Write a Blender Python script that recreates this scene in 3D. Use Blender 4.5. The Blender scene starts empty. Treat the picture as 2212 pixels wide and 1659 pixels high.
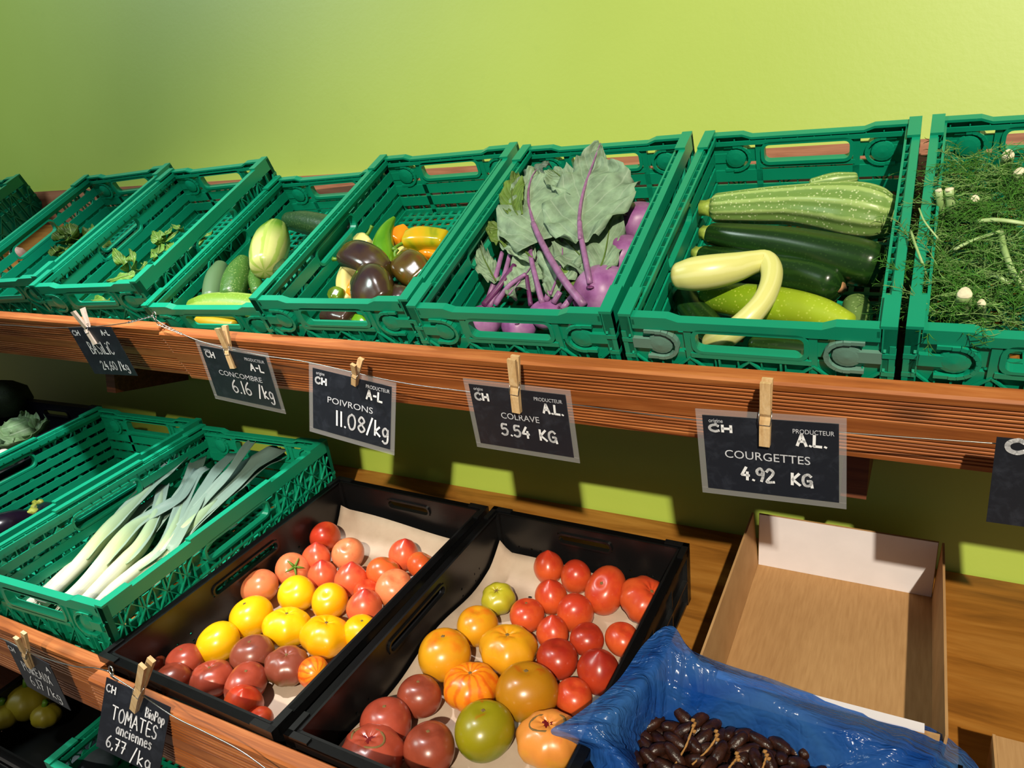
import bpy, bmesh, math, random
from mathutils import Vector, Matrix, Euler, noise

sc = bpy.context.scene
COL = sc.collection
PI = math.pi
# ------------------------------------------------------------------ camera
W, H = 2212, 1659
CAM = Vector((0.00526, -1.59794, 1.36529))
PITCH, YAW, FPX = 0.18160, -0.48811, 1599.7
FWD = Vector((math.sin(YAW)*math.cos(PITCH), math.cos(YAW)*math.cos(PITCH), -math.sin(PITCH)))
RGT = Vector((math.cos(YAW), -math.sin(YAW), 0))
UPV = RGT.cross(FWD)
cd = bpy.data.cameras.new('camera')
cam = bpy.data.objects.new('camera', cd)
COL.objects.link(cam)
cd.sensor_width = 36
cd.lens = 36*FPX/W
cd.clip_start = 0.02
cam.matrix_world = Matrix.Translation(CAM) @ Matrix((RGT, UPV, -FWD)).transposed().to_4x4()
sc.camera = cam
# ------------------------------------------------------------------ colour management
sc.view_settings.view_transform = 'Standard'
sc.view_settings.look = 'None'
sc.view_settings.gamma = 1
sc.view_settings.use_curve_mapping = False
sc.view_settings.exposure = 0.0
# ------------------------------------------------------------------ world and lights
wd = bpy.data.worlds.new('world')
sc.world = wd
wd.use_nodes = True
wd.node_tree.nodes['Background'].inputs[0].default_value = (0.93, 0.97, 1.0, 1)
wd.node_tree.nodes['Background'].inputs[1].default_value = 0.13

def lamp(kind, name, loc, target, energy, color, **kw):
    l = bpy.data.lights.new(name, kind)
    l.energy = energy
    l.color = color
    for k, v in kw.items():
        setattr(l, k, v)
    o = bpy.data.objects.new(name, l)
    COL.objects.link(o)
    o.location = loc
    o.rotation_euler = (Vector(target)-Vector(loc)).to_track_quat('-Z', 'Y').to_euler()
    return o

KT = Vector((-0.65, -0.46, 1.05))
lamp('SPOT', 'window_light', KT+Vector((.39, -1, .575))*9, KT+Vector((.62, 0, .3)), 6300, (1.0, 0.90, 0.71), spot_size=math.radians(23), spot_blend=1.0, shadow_soft_size=0.10)
lamp('SPOT', 'spot_lamp', (-1.55, -1.22, 2.75), (-1.95, -0.85, 0.6), 320, (1.0, 0.96, 0.95), spot_size=math.radians(88), spot_blend=1.0, shadow_soft_size=0.05)

lamp('SPOT', 'cool_fill_left', (-4.4, -2.8, 4.2), (-2.3, 0.0, 1.8), 440, (0.82, 1.0, 0.94), spot_size=math.radians(80), spot_blend=1.0, shadow_soft_size=0.7)  # unseen cool fill, added to brighten the upper left wall

# ------------------------------------------------------------------ frames of the two sloping shelves
AU, YU, ZU = 0.60883, -0.47482, 1.25764          # upper rim plane
CU, SU = math.cos(AU), math.sin(AU)
AL, YL, ZL = 0.24637, -0.8255, 0.5907          # lower rim plane
CL, SL = math.cos(AL), math.sin(AL)
WALL_Y = 0.147
HU, HB, HG, HU3 = 0.172, 0.139, 0.223, 0.122

def U(x, v, h):      # point over the upper shelf: h counted from its surface
    h -= HU
    return Vector((x, YU+v*CU-h*SU, ZU+v*SU+h*CU))
def L(x, v, h):
    h -= HB
    return Vector((x, YL+v*CL-h*SL, ZL+v*SL+h*CL))
NU = Vector((0, -SU, CU)); NL = Vector((0, -SL, CL))
DU = Vector((0, CU, SU)); DL = Vector((0, CL, SL))
def ray(px, py):
    return FWD+RGT*((px-W/2)/FPX)-UPV*((py-H/2)/FPX)
def hit(px, py, n, p0):
    d = ray(px, py)
    return CAM+d*((p0-CAM).dot(n)/d.dot(n))
def UH(px, py, h): return hit(px, py, NU, U(0, 0, h))
def LH(px, py, h): return hit(px, py, NL, L(0, 0, h))
def YH(px, py, y): return hit(px, py, Vector((0, 1, 0)), Vector((0, y, 0)))
def proj(P):
    d = P-CAM; z = d.dot(FWD)
    return (W/2+FPX*d.dot(RGT)/z, H/2-FPX*d.dot(UPV)/z)
def LC(P):            # lower-shelf coordinates of a point
    q = P-L(0, 0, 0); return (P.x, q.dot(DL), q.dot(NL))
def mpx(P): return (P-CAM).dot(FWD)/FPX          # metres per pixel at P

# ------------------------------------------------------------------ mesh helpers
class MB:
    def __init__(s): s.v = []; s.f = []; s.uv = {}
    def box(s, a, b):
        x0, y0, z0 = a; x1, y1, z1 = b
        n = len(s.v)
        s.v += [Vector(p) for p in ((x0,y0,z0),(x1,y0,z0),(x1,y1,z0),(x0,y1,z0),(x0,y0,z1),(x1,y0,z1),(x1,y1,z1),(x0,y1,z1))]
        s.f += [tuple(n+i for i in q) for q in ((0,3,2,1),(4,5,6,7),(0,1,5,4),(1,2,6,5),(2,3,7,6),(3,0,4,7))]
    def mbox(s, m, a, b):            # box given in a frame m(point)
        t = MB(); t.box(a, b)
        n = len(s.v)
        s.v += [m(p) for p in t.v]
        s.f += [tuple(n+i for i in q) for q in t.f]
    def prism(s, pts, m, t0, t1):    # polygon pts (a,b) extruded between t0 and t1; m(a,b,t)
        n = len(s.v); k = len(pts)
        s.v += [m(a, b, t0) for a, b in pts]+[m(a, b, t1) for a, b in pts]
        s.f.append(tuple(n+i for i in range(k))[::-1]); s.f.append(tuple(n+k+i for i in range(k)))
        for i in range(k):
            j = (i+1) % k
            s.f.append((n+i, n+j, n+k+j, n+k+i))
    def tube(s, pts, rad, seg=10, lobes=0, amp=0.0, flat=1.0, cap=True, flatdir=None, twist=0.0):
        pts = [Vector(p) for p in pts]
        n = len(pts)
        if not hasattr(rad, '__len__'): rad = [rad]*n
        T = [(pts[min(i+1, n-1)]-pts[max(i-1, 0)]).normalized() for i in range(n)]
        ref = Vector(flatdir) if flatdir is not None else (Vector((0,0,1)) if abs(T[0].z) < .9 else Vector((1,0,0)))
        A = (ref-T[0]*ref.dot(T[0])).normalized()
        base = len(s.v); ln = 0
        for i in range(n):
            A = (A-T[i]*A.dot(T[i])).normalized()
            B = T[i].cross(A)
            if i: ln += (pts[i]-pts[i-1]).length
            for k in range(seg):
                th = 2*PI*k/seg
                r = rad[i]*(1+amp*math.cos(lobes*th+twist*i)) if lobes else rad[i]
                s.v.append(pts[i]+A*(r*math.cos(th)*flat)+B*(r*math.sin(th)))
                s.uv[len(s.v)-1] = (k/seg, ln)
        for i in range(n-1):
            for k in range(seg):
                a = base+i*seg+k; b = base+i*seg+(k+1) % seg
                s.f.append((a, b, b+seg, a+seg))
        if cap:
            s.f.append(tuple(base+k for k in range(seg))[::-1])
            s.f.append(tuple(base+(n-1)*seg+k for k in range(seg)))
    def grid(s, P, uv=False):        # P rows of points
        n = len(s.v); m = len(P[0])
        for i, r in enumerate(P):
            for j, p in enumerate(r):
                s.v.append(Vector(p)); s.uv[len(s.v)-1] = (j/(m-1), i/(len(P)-1))
        for i in range(len(P)-1):
            for j in range(m-1):
                a = n+i*m+j
                s.f.append((a, a+1, a+m+1, a+m))
    def lathe(s, prof, seg, m, lobe=None):
        n = len(s.v)
        for i, (r, z) in enumerate(prof):
            for k in range(seg):
                th = 2*PI*k/seg
                rr, zz = (r, z) if lobe is None else lobe(r, z, th)
                s.v.append(m(Vector((rr*math.cos(th), rr*math.sin(th), zz))))
                s.uv[len(s.v)-1] = (k/seg, i/len(prof))
        for i in range(len(prof)-1):
            for k in range(seg):
                a = n+i*seg+k; b = n+i*seg+(k+1) % seg
                s.f.append((a, b, b+seg, a+seg))
        s.f.append(tuple(n+k for k in range(seg))[::-1])
        s.f.append(tuple(n+(len(prof)-1)*seg+k for k in range(seg)))

def build(name, mb, mat, parent=None, local=False, smooth=False, kind=None, origin=None, recalc=True):
    """one mesh object; world coordinates unless local"""
    if local: O = Vector((0, 0, 0))
    elif origin is not None: O = Vector(origin)
    else:
        lo = Vector([min(p[i] for p in mb.v) for i in range(3)]); hi = Vector([max(p[i] for p in mb.v) for i in range(3)])
        O = Vector(((lo.x+hi.x)/2, (lo.y+hi.y)/2, lo.z))
    me = bpy.data.meshes.new(name)
    me.from_pydata([p-O for p in mb.v], [], mb.f)
    if mb.uv:
        ul = me.uv_layers.new(name='UVMap')
        for lp in me.loops: ul.data[lp.index].uv = mb.uv.get(lp.vertex_index, (0, 0))
    if recalc:
        bm = bmesh.new(); bm.from_mesh(me)
        bmesh.ops.recalc_face_normals(bm, faces=bm.faces)
        bm.to_mesh(me); bm.free()
    if smooth:
        for p in me.polygons: p.use_smooth = True
    me.materials.append(mat)
    o = bpy.data.objects.new(name, me)
    COL.objects.link(o)
    if parent is not None: o.parent = parent
    elif not local: o.location = O
    if kind: o['kind'] = kind
    return o

def tag(o, label, cat, group=None, kind=None):
    o['label'] = label; o['category'] = cat
    if group: o['group'] = group
    if kind: o['kind'] = kind
    return o
def thing(name, label, cat, loc=(0,0,0), group=None, mat=None):
    o = bpy.data.objects.new(name, None)
    COL.objects.link(o)
    o.empty_display_size = 0.02
    if mat is not None: o.matrix_world = mat
    else:
        o.location = loc; o.matrix_world = Matrix.Translation(Vector(loc))
    return tag(o, label, cat, group)
def wpart(name, mb, mat, root, smooth=True, label=None):
    """part given in world coordinates under an unrotated root (mesh or empty)"""
    O = root.location.copy()
    par = root
    while par.parent is not None:
        par = par.parent; O += par.location
    mb.v = [p-O for p in mb.v]
    o = build(name, mb, mat, root, local=True, smooth=smooth)
    if label: o['label'] = label
    return o
def dup(root, label, group=None, matrix=None):
    r = root.copy(); COL.objects.link(r)
    r['label'] = label
    if group: r['group'] = group
    if matrix is not None: r.matrix_world = matrix
    for ch in list(root.children):
        c = ch.copy(); COL.objects.link(c); c.parent = r
        for g in list(ch.children):
            d = g.copy(); COL.objects.link(d); d.parent = c
    return r
def spline(pts, n):
    """Catmull-Rom through tuples of any size"""
    pts = [tuple(p) for p in pts]
    P = [tuple(2*a-b for a, b in zip(pts[0], pts[1]))]+pts+[tuple(2*a-b for a, b in zip(pts[-1], pts[-2]))]
    out = []
    S = len(pts)-1
    for i in range(n):
        t = i/(n-1)*S; k = min(int(t), S-1); u = t-k
        a, b, c, d = P[k:k+4]
        out.append(tuple(0.5*((2*q)+(r-p)*u+(2*p-5*q+4*r-s)*u*u+(3*q-p-3*r+s)*u**3) for p, q, r, s in zip(a, b, c, d)))
    return out

# ------------------------------------------------------------------ materials
def lin(c):
    return tuple(((x/255)/12.92 if x/255 <= .04045 else ((x/255+.055)/1.055)**2.4) for x in c)+(1,)
class NT:
    def __init__(s, name):
        s.m = bpy.data.materials.new(name); s.m.use_nodes = True
        s.t = s.m.node_tree; s.b = s.t.nodes['Principled BSDF']; s.out = s.t.nodes['Material Output']
    def n(s, typ, **kw):
        nd = s.t.nodes.new(typ)
        for k, v in kw.items():
            if k in nd.bl_rna.properties: setattr(nd, k, v)
            else: nd.inputs[k].default_value = v
        return nd
    def l(s, a, b): s.t.links.new(a, b)
    def coord(s, kind='Object', scale=(1,1,1), rot=(0,0,0)):
        tc = s.n('ShaderNodeTexCoord'); mp = s.n('ShaderNodeMapping')
        mp.inputs['Scale'].default_value = scale; mp.inputs['Rotation'].default_value = rot
        s.l(tc.outputs[kind], mp.inputs[0])
        return mp.outputs[0]
    def noise(s, vec, scale, detail=3, rough=.55, dist=0):
        nd = s.n('ShaderNodeTexNoise'); nd.inputs['Scale'].default_value = scale
        nd.inputs['Detail'].default_value = detail; nd.inputs['Roughness'].default_value = rough; nd.inputs['Distortion'].default_value = dist
        s.l(vec, nd.inputs['Vector'])
        return nd.outputs['Fac']
    def ramp(s, fac, stops):
        r = s.n('ShaderNodeValToRGB')
        e = r.color_ramp.elements
        while len(e) > 1: e.remove(e[0])
        e[0].position = stops[0][0]; e[0].color = stops[0][1]
        for p, c in stops[1:]:
            q = e.new(p); q.color = c
        s.l(fac, r.inputs[0])
        return r.outputs[0]
    def mix(s, fac, a, b):
        m = s.n('ShaderNodeMix', data_type='RGBA')
        for sock, v in ((m.inputs[0], fac), (m.inputs[6], a), (m.inputs[7], b)):
            if isinstance(v, (int, float, tuple)): sock.default_value = v
            else: s.l(v, sock)
        return m.outputs[2]
    def math(s, op, a, b=None):
        m = s.n('ShaderNodeMath', operation=op)
        for i, v in enumerate((a, b)):
            if v is None: continue
            if isinstance(v, (int, float)): m.inputs[i].default_value = v
            else: s.l(v, m.inputs[i])
        return m.outputs[0]
    def bump(s, h, strength=.2, dist=.002):
        b = s.n('ShaderNodeBump'); b.inputs['Strength'].default_value = strength; b.inputs['Distance'].default_value = dist
        s.l(h, b.inputs['Height']); s.l(b.outputs[0], s.b.inputs['Normal'])
    def set(s, color=None, rough=None, spec=None, **kw):
        if color is not None:
            if isinstance(color, tuple): s.b.inputs['Base Color'].default_value = color
            else: s.l(color, s.b.inputs['Base Color'])
        if rough is not None:
            if isinstance(rough, (int, float)): s.b.inputs['Roughness'].default_value = rough
            else: s.l(rough, s.b.inputs['Roughness'])
        if spec is not None: s.b.inputs['Specular IOR Level'].default_value = spec
        for k, v in kw.items(): s.b.inputs[k].default_value = v
        return s
def plain(name, rgb, rough=.5, var=.12, scale=40, bump=0, spec=.5, **kw):
    t = NT(name)
    v = t.coord()
    n1 = t.noise(v, scale, 4)
    c = lin(rgb)
    d = tuple(x*(1-var) for x in c[:3])+(1,); e = tuple(min(1, x*(1+var)) for x in c[:3])+(1,)
    t.set(t.ramp(n1, [(.3, d), (.7, e)]), rough, spec, **kw)
    if bump: t.bump(t.noise(v, scale*4, 3), bump)
    return t.m
def wood(name, dark, base, light, along=(1.2, 22, 22), rough=.55, knots=True):
    t = NT(name)
    v = t.coord('Object', along)
    n1 = t.noise(v, 3.2, 5, .6, .6)
    v2 = t.coord('Object', (along[0]*3, along[1]*5, along[2]*5))
    n2 = t.noise(v2, 4, 3)
    c = t.ramp(n1, [(.28, lin(dark)), (.5, lin(base)), (.72, lin(light))])
    c = t.mix(t.math('MULTIPLY', n2, .35), c, lin(tuple(x*.62 for x in base)))
    if knots:
        vk = t.n('ShaderNodeTexVoronoi'); vk.inputs['Scale'].default_value = 3.0
        t.l(t.coord('Object', (1, 1.9, 1.9)), vk.inputs['Vector'])
        k = t.ramp(vk.outputs['Distance'], [(.0, (1,1,1,1)), (.07, (.6,.6,.6,1)), (.13, (0,0,0,1))])
        c = t.mix(t.math('MULTIPLY', k, .7), c, lin(tuple(x*.3 for x in dark)))
    t.set(c, rough, .4)
    t.bump(n2, .12, .001)
    return t.m

def wall_mat():
    t = NT('lime_green_paint')
    v = t.coord()
    n1 = t.noise(v, 1.3, 4); n2 = t.noise(v, 90, 3); n3 = t.noise(v, 9, 6, .7, .4)
    c = t.ramp(n1, [(.3, lin((160,182,64))), (.7, lin((168,190,75)))])
    c = t.mix(t.math('MULTIPLY', t.ramp(n3, [(.62, (0,0,0,1)), (.75, (1,1,1,1))]), .12), c, lin((120,150,50)))
    t.set(c, .5, .8)
    t.bump(n2, .1, .002)
    return t.m
M = {}
M['wall'] = wall_mat()
M['board'] = wood('ribbed_larch', (120,60,22), (170,96,44), (200,126,68), rough=.5)
M['ledge'] = wood('ledge_wood', (128,72,48), (165,104,74), (190,130,98))
M['shelf'] = wood('shelf_wood', (104,62,18), (158,102,36), (184,128,56), along=(1.0, 7, 7), rough=.5)
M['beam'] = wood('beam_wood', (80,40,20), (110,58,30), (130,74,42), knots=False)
def plastic(name, rgb, rough, var=.06, scuff=(190,200,195), amt=.5):
    t = NT(name)
    v = t.coord()
    n1 = t.noise(v, 6, 3)
    c0 = lin(rgb)
    c = t.ramp(n1, [(.3, tuple(x*(1-var) for x in c0[:3])+(1,)), (.7, tuple(min(1, x*(1+var)) for x in c0[:3])+(1,))])
    s = t.noise(v, 45, 6, .75, .3)
    c = t.mix(t.math('MULTIPLY', t.ramp(s, [(.68, (0,0,0,1)), (.78, (1,1,1,1))]), amt), c, lin(scuff))
    t.set(c, rough, .5)
    t.bump(t.noise(v, 120, 2), .06, .001)
    return t.m
M['green'] = plastic('green_crate_plastic', (8,140,106), .34, amt=.22)
M['worn'] = plastic('worn_latch_plastic', (96,136,122), .5, amt=1.0, scuff=(170,168,168))
M['green2'] = plastic('mint_crate_plastic', (14,150,112), .38, amt=.22)
M['black'] = plastic('black_crate_plastic', (17,17,18), .3, amt=.12, scuff=(90,90,90))
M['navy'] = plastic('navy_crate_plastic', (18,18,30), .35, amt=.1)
M['dark_floor'] = plain('floor_tile', (95,90,84), .6)

# ------------------------------------------------------------------ setting
XL, XR = -4.3, 1.5
b = MB(); b.box((XL, WALL_Y, 0), (XR, WALL_Y+.12, 3.0)); build('wall_back', b, M['wall'], kind='structure')
b = MB(); b.box((XL, -4.0, -.05), (XR, WALL_Y+.12, 0)); build('floor', b, M['dark_floor'], kind='structure')

# shelves (one tilted plank deck each)
def deck(name, F, x0, x1, v0, v1, h0, h1, mat, label, cat='shelf', cuts=1):
    r = thing(name, label, cat, F((x0+x1)/2, v0, h0))
    dv = (v1-v0)/cuts
    for i in range(cuts):
        b = MB(); b.mbox(lambda p: F(p[0], p[1], p[2]), (x0, v0+i*dv+.0008, h0), (x1, v0+(i+1)*dv-.0008, h1))
        wpart('plank', b, mat, r, smooth=False)
    return r
vU = (WALL_Y-.004-(YU+HU*SU))/CU
deck('display_shelf', U, -4.2, .75, .012, vU-.045, -.022, -.001, M['shelf'], 'upper sloping wooden shelf carrying the row of green crates', cuts=3)
vL = (WALL_Y-.006-(YL+HB*SL))/CL
deck('display_shelf', L, -4.2, .95, .034, vL, -.025, -.001, M['shelf'], 'lower sloping wooden shelf under the tomatoes and the cardboard box', cuts=3)

def ribbed(F, x0, x1, v_front, v_back, h_top, h_bot, label):
    """decking board: smooth edge, two bands of fine ribs"""
    prof = [(v_back, h_bot), (v_back, h_top-.003), (v_back-.003, h_top), (v_front+.004, h_top), (v_front, h_top-.004)]
    hh = h_top-h_bot
    h = h_top-.016
    while h > h_bot+.012:
        r = (h_top-h)/hh
        if r < .42 or r > .62:
            prof += [(v_front, h), (v_front+.003, h-.0012), (v_front+.003, h-.0036), (v_front, h-.0048)]
            h -= .0078
        else: h -= .006
    prof += [(v_front, h_bot+.003), (v_front+.003, h_bot)]
    b = MB()
    b.prism(prof, lambda a, c, t: F(t, a, c), x0, x1)
    return tag(build('ribbed_board', b, M['board'], smooth=False), label, 'board')
ribbed(U, -1.552, .9, -.032, -.003, HU-.089, HU-.238, 'long ribbed wooden front board under the cucumber to fennel crates')
ribbed(U, -4.2, -1.554, -.023, .005, HU-.084, HU-.236, 'ribbed wooden front board under the basil crate, left of the screw eye')
ribbed(L, -1.290, .95, -.033, -.004, HB-.011, HB-.150, 'ribbed wooden front board under the black tomato crates')
ribbed(L, -4.2, -1.292, -.008, .020, HB-.011, HB-.145, 'ribbed wooden front board under the leek crate')
# ledge board on the wall behind the upper crates
b = MB(); b.box((-4.2, WALL_Y-.018, 1.34), (.75, WALL_Y-.001, 1.577)); tag(build('ledge_board', b, M['ledge']), 'wide brown board fixed to the green wall behind the upper crates', 'board')
# beams that carry the upper shelf
for i, (x, lab) in enumerate(((-.052, 'dark wooden beam end behind the COURGETTES sign'), (-2.24, 'dark wooden beam end below the BASILIC sign'))):
    b = MB(); b.prism([(-.13, 1.22), (-.13, .906), (WALL_Y, .906), (WALL_Y, 1.30), (-.05, 1.30)], lambda a, c, t: Vector((t, a, c)), x-.022, x+.022)
    tag(build('shelf_beam', b, M['beam']), lab, 'beam')
# post below the lower board
b = MB(); b.box((-1.13, -.775, 0.0), (.95, -.755, .425)); tag(build('front_panel', b, M['beam']), 'brown wooden panel closing the stand below the lower ribbed board', 'panel')

# ------------------------------------------------------------------ crates
def sides(Wd, Dp):
    return {'left': lambda p: Vector((p[1], p[0], p[2])), 'right': lambda p: Vector((Wd-p[1], p[0], p[2])),
            'front': lambda p: Vector((p[0], p[1], p[2])), 'back': lambda p: Vector((p[0], Dp-p[1], p[2]))}
def bar(b, m, s0, z0, s1, z1, w, t0, t1):
    d = Vector((s1-s0, z1-z0)); n = Vector((-d.y, d.x)).normalized()*(w/2)
    b.prism([(s0+n.x, z0+n.y), (s1+n.x, z1+n.y), (s1-n.x, z1-n.y), (s0-n.x, z0-n.y)], lambda a, c, t: m((a, t, c)), t0, t1)
def star(b, m, s0, s1, z0, z1, t0, t1, w=.0022):
    cs, cz = (s0+s1)/2, (z0+z1)/2
    for (a, c) in ((s0, z0), (s1, z0), (s0, z1), (s1, z1), (cs, z0), (cs, z1)):
        bar(b, m, cs, cz, a, c, w, t0, t1)
def frame_loop(b, m, s0, s1, z0, z1, t0, t1, w=.004, r=.012):
    """rounded rectangular rim of a hand hole"""
    out = []; inn = []
    for cx, cz, a0 in ((s1-r, z1-r, 0), (s0+r, z1-r, 90), (s0+r, z0+r, 180), (s1-r, z0+r, 270)):
        for k in range(5):
            a = math.radians(a0+k*22.5)
            inn.append((cx+r*math.cos(a), cz+r*math.sin(a)))
            out.append((cx+(r+w)*math.cos(a), cz+(r+w)*math.sin(a)))
    n = len(b.v); k = len(out)
    for t in (t0, t1):
        b.v += [m((a, t, c)) for a, c in out]+[m((a, t, c)) for a, c in inn]
    for i in range(k):
        j = (i+1) % k
        b.f += [(n+i, n+j, n+k+j, n+k+i), (n+2*k+i, n+3*k+i, n+3*k+j, n+2*k+j), (n+i, n+2*k+i, n+2*k+j, n+j), (n+k+i, n+k+j, n+3*k+j, n+3*k+i)]

def side_wall(Ls, Hh, m, style):
    b = MB()
    fold = style == 'fold'
    top = Hh
    b.mbox(m, (0, 0, top-.030), (Ls, .0035, top))                # outer rim skirt
    b.mbox(m, (0, .0035, top-.004), (Ls, .013, top))             # rim top
    b.mbox(m, (0, .021, top-.016), (Ls, .025, top-.005))         # inner rail
    b.mbox(m, (0, .0115, top-.030), (Ls, .0145, top-.004))
    for s in (0.0, Ls-.07):                                       # raised corner caps
        b.mbox(m, (s, .0, top), (s+.07, .021, top+.005))
    n = int(Ls/.028)
    for i in range(1, n):
        s = i*Ls/n
        b.mbox(m, (s-.0012, .0145, top-.016), (s+.0012, .021, top-.006))
    hz1 = top-.034; hz0 = hz1-.036
    hs0, hs1 = Ls*.36, Ls*.64
    pitch = .036 if fold else .0335
    gap = .011
    z = top-.032-(.008 if fold else .012)
    slats = []
    while z > .03:
        slats.append((max(z-(pitch-gap), .02), z)); z -= pitch
    slats.append((0.0, .014))
    for z0, z1 in slats:
        if z1 > hz0 and z0 < hz1:
            b.mbox(m, (.010, .0135, z0), (hs0-.006, .0175, z1)); b.mbox(m, (hs1+.006, .0135, z0), (Ls-.010, .0175, z1))
        else: b.mbox(m, (.010, .0135, z0), (Ls-.010, .0175, z1))
    frame_loop(b, m, hs0, hs1, hz0, hz1, 0, .018, .006, .014)
    # fins and small triangles in the gaps
    n = int(Ls/.034)
    for i in range(n+1):
        s = .006+i*(Ls-.012)/n
        hole = hs0-.008 < s < hs1+.008
        b.mbox(m, (s-.0011, .003, .0), (s+.0011, .0145, hz0-.004 if hole else top-.028))
        if i % 2 == 0:
            for (z0, z1) in slats[:-1]:
                if hole and z1 > hz0-.01: continue
                b.prism([(s-.009, z1), (s+.009, z1), (s, z1+gap)], lambda a, c, t: m((a, t, c)), .012, .0155)
    # outer bracing
    b.mbox(m, (0, 0, 0), (Ls, .004, .010))
    if fold:
        zz = [.010, .010+(hz0-.016)*.5, hz0-.006]
        w = Ls/7
        for i in range(7):
            hole = hs0-w < i*w+w/2 < hs1+w
            star(b, m, i*w, (i+1)*w, .010, (hz0-.006) if hs0-w*.5 < i*w+w/2 < hs1+w*.5 else top-.030, 0, .006, .003)
            b.mbox(m, (i*w-.0012, 0, 0), (i*w+.0012, .008, top-.03 if not (hs0 < i*w < hs1) else hz0))
        b.mbox(m, (0, .010, .0), (Ls, .0125, top-.032-.07))        # solid web behind the stars
    else:
        nz = 3; w = Ls/13; hz = (top-.04)/nz
        for i in range(13):
            for j in range(nz):
                c = i*w+w/2
                if j == nz-1 and hs0-w*.4 < c < hs1+w*.4: continue
                star(b, m, i*w, (i+1)*w, .008+j*hz, .008+(j+1)*hz, 0, .006)
        for j in range(1, nz+1):
            z = .008+j*hz
            if j < nz: b.mbox(m, (0, 0, z-.002), (Ls, .008, z+.002))
        b.mbox(m, (hs0-.03, 0, top), (hs1+.03, .016, top+.006))     # raised rim over the hand hole
    # corner posts
    for s in (0, Ls-.012): b.mbox(m, (s, 0, 0), (s+.012, .018, top))
    return b

def end_wall(Ls, Hh, m, style):
    b = MB(); lt = []
    top = Hh
    k = Ls/.4
    a0, a1 = .088*k, Ls-.088*k
    P = lambda a, c, t: m((a, t, c))
    # rim: lower in the middle, stepped up with slanted shoulders at the corners
    b.prism([(.020, top-.024), (.020, top), (a0-.010, top), (a0+.008, top-.007), (a1-.008, top-.007), (a1+.010, top), (Ls-.020, top), (Ls-.020, top-.024)], P, 0, .004)
    b.prism([(.020, top-.005), (.020, top), (a0-.010, top), (a0+.008, top-.007), (a1-.008, top-.007), (a1+.010, top), (Ls-.020, top), (Ls-.020, top-.005), (a1+.010, top-.005), (a1-.008, top-.012), (a0+.008, top-.012), (a0-.010, top-.005)], P, .004, .017)
    b.mbox(m, (.02, .014, top-.024), (Ls-.02, .017, top-.015))
    for i in range(1, 13): b.mbox(m, (i*Ls/13-.001, .004, top-.022), (i*Ls/13+.001, .016, top-.011))
    # hand window
    ws0, ws1, wz0, wz1 = Ls*.30, Ls*.70, top-.064, top-.027
    frame_loop(b, m, ws0, ws1, wz0, wz1, 0, .017, .007, .010)
    for s0, s1 in ((ws0-.018, ws0-.006), (ws1+.006, ws1+.018)): b.mbox(m, (s0, .002, 0), (s1, .013, top-.02))
    b.mbox(m, (ws0-.01, 0, wz0-.014), (ws1+.01, .014, wz0-.005))
    # side plates behind the latches, with narrow slits
    for s0, s1 in ((.018, ws0-.016), (ws1+.016, Ls-.018)):
        q0, q1 = (s0, s0+.052*k) if s0 < Ls/2 else (s1-.052*k, s1)
        b.mbox(m, (q0, .006, top-.100), (q1, .010, top-.02))
        r0, r1 = (q1, s1) if s0 < Ls/2 else (s0, q0)
        b.mbox(m, (r0, .006, top-.064), (r1, .010, top-.035)); b.mbox(m, (r0, .006, top-.100), (r1, .010, top-.073))
    # lower slats
    z = top-.082
    while z > .026:
        b.mbox(m, (.012, .009, max(z-.026, .018)), (Ls-.012, .013, z)); z -= .034
    b.mbox(m, (.0, .006, 0), (Ls, .013, .016))
    n = 11
    for i in range(n+1):
        s = .006+i*(Ls-.012)/n
        b.mbox(m, (s-.0011, .002, 0), (s+.0011, .011, wz0-.012))
    for i in range(4):
        w = (Ls-.03)/4
        star(b, m, .015+i*w, .015+(i+1)*w, .004, wz0-.016, 0, .005, .003)
    for s in (0, Ls-.016):
        b.mbox(m, (s, 0, 0), (s+.016, .012, top))
        for j in range(4): b.mbox(m, (s-.0005, -.002, .018+j*.034), (s+.0165, .012, .026+j*.034))
    # latches: D-shaped raised rings with a domed button
    for sx, sg in ((.062*k, 1), (Ls-.062*k, -1)):
        q = MB()
        zc = top-.054; R = .027
        ring = [(sx+sg*R*math.cos(a)*1.05, zc+R*math.sin(a)) for a in [math.radians(-100+i*20) for i in range(11)]]
        for (p0, p1) in zip(ring, ring[1:]): bar(q, m, p0[0], p0[1], p1[0], p1[1], .006, -.004, .016)
        bar(q, m, ring[0][0], ring[0][1], ring[0][0]-sg*.018, ring[0][1], .006, -.003, .014)
        bar(q, m, ring[-1][0], ring[-1][1], ring[-1][0]-sg*.018, ring[-1][1], .006, -.003, .014)
        disc = [(R*.78, 0), (R*.74, .004), (R*.5, .0055), (R*.05, .007)]
        for sgn, off in ((-1, .004), (1, .011)):
            q.lathe(disc, 16, lambda p, sgn=sgn, off=off: m((sx+p.x, off+sgn*p.z, zc+p.y)))
        q.mbox(m, (min(sx-sg*.045, sx-sg*.012), -.001, zc-.010), (max(sx-sg*.045, sx-sg*.012), .012, zc+.010))
        lt.append(q)
    return b, lt

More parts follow.
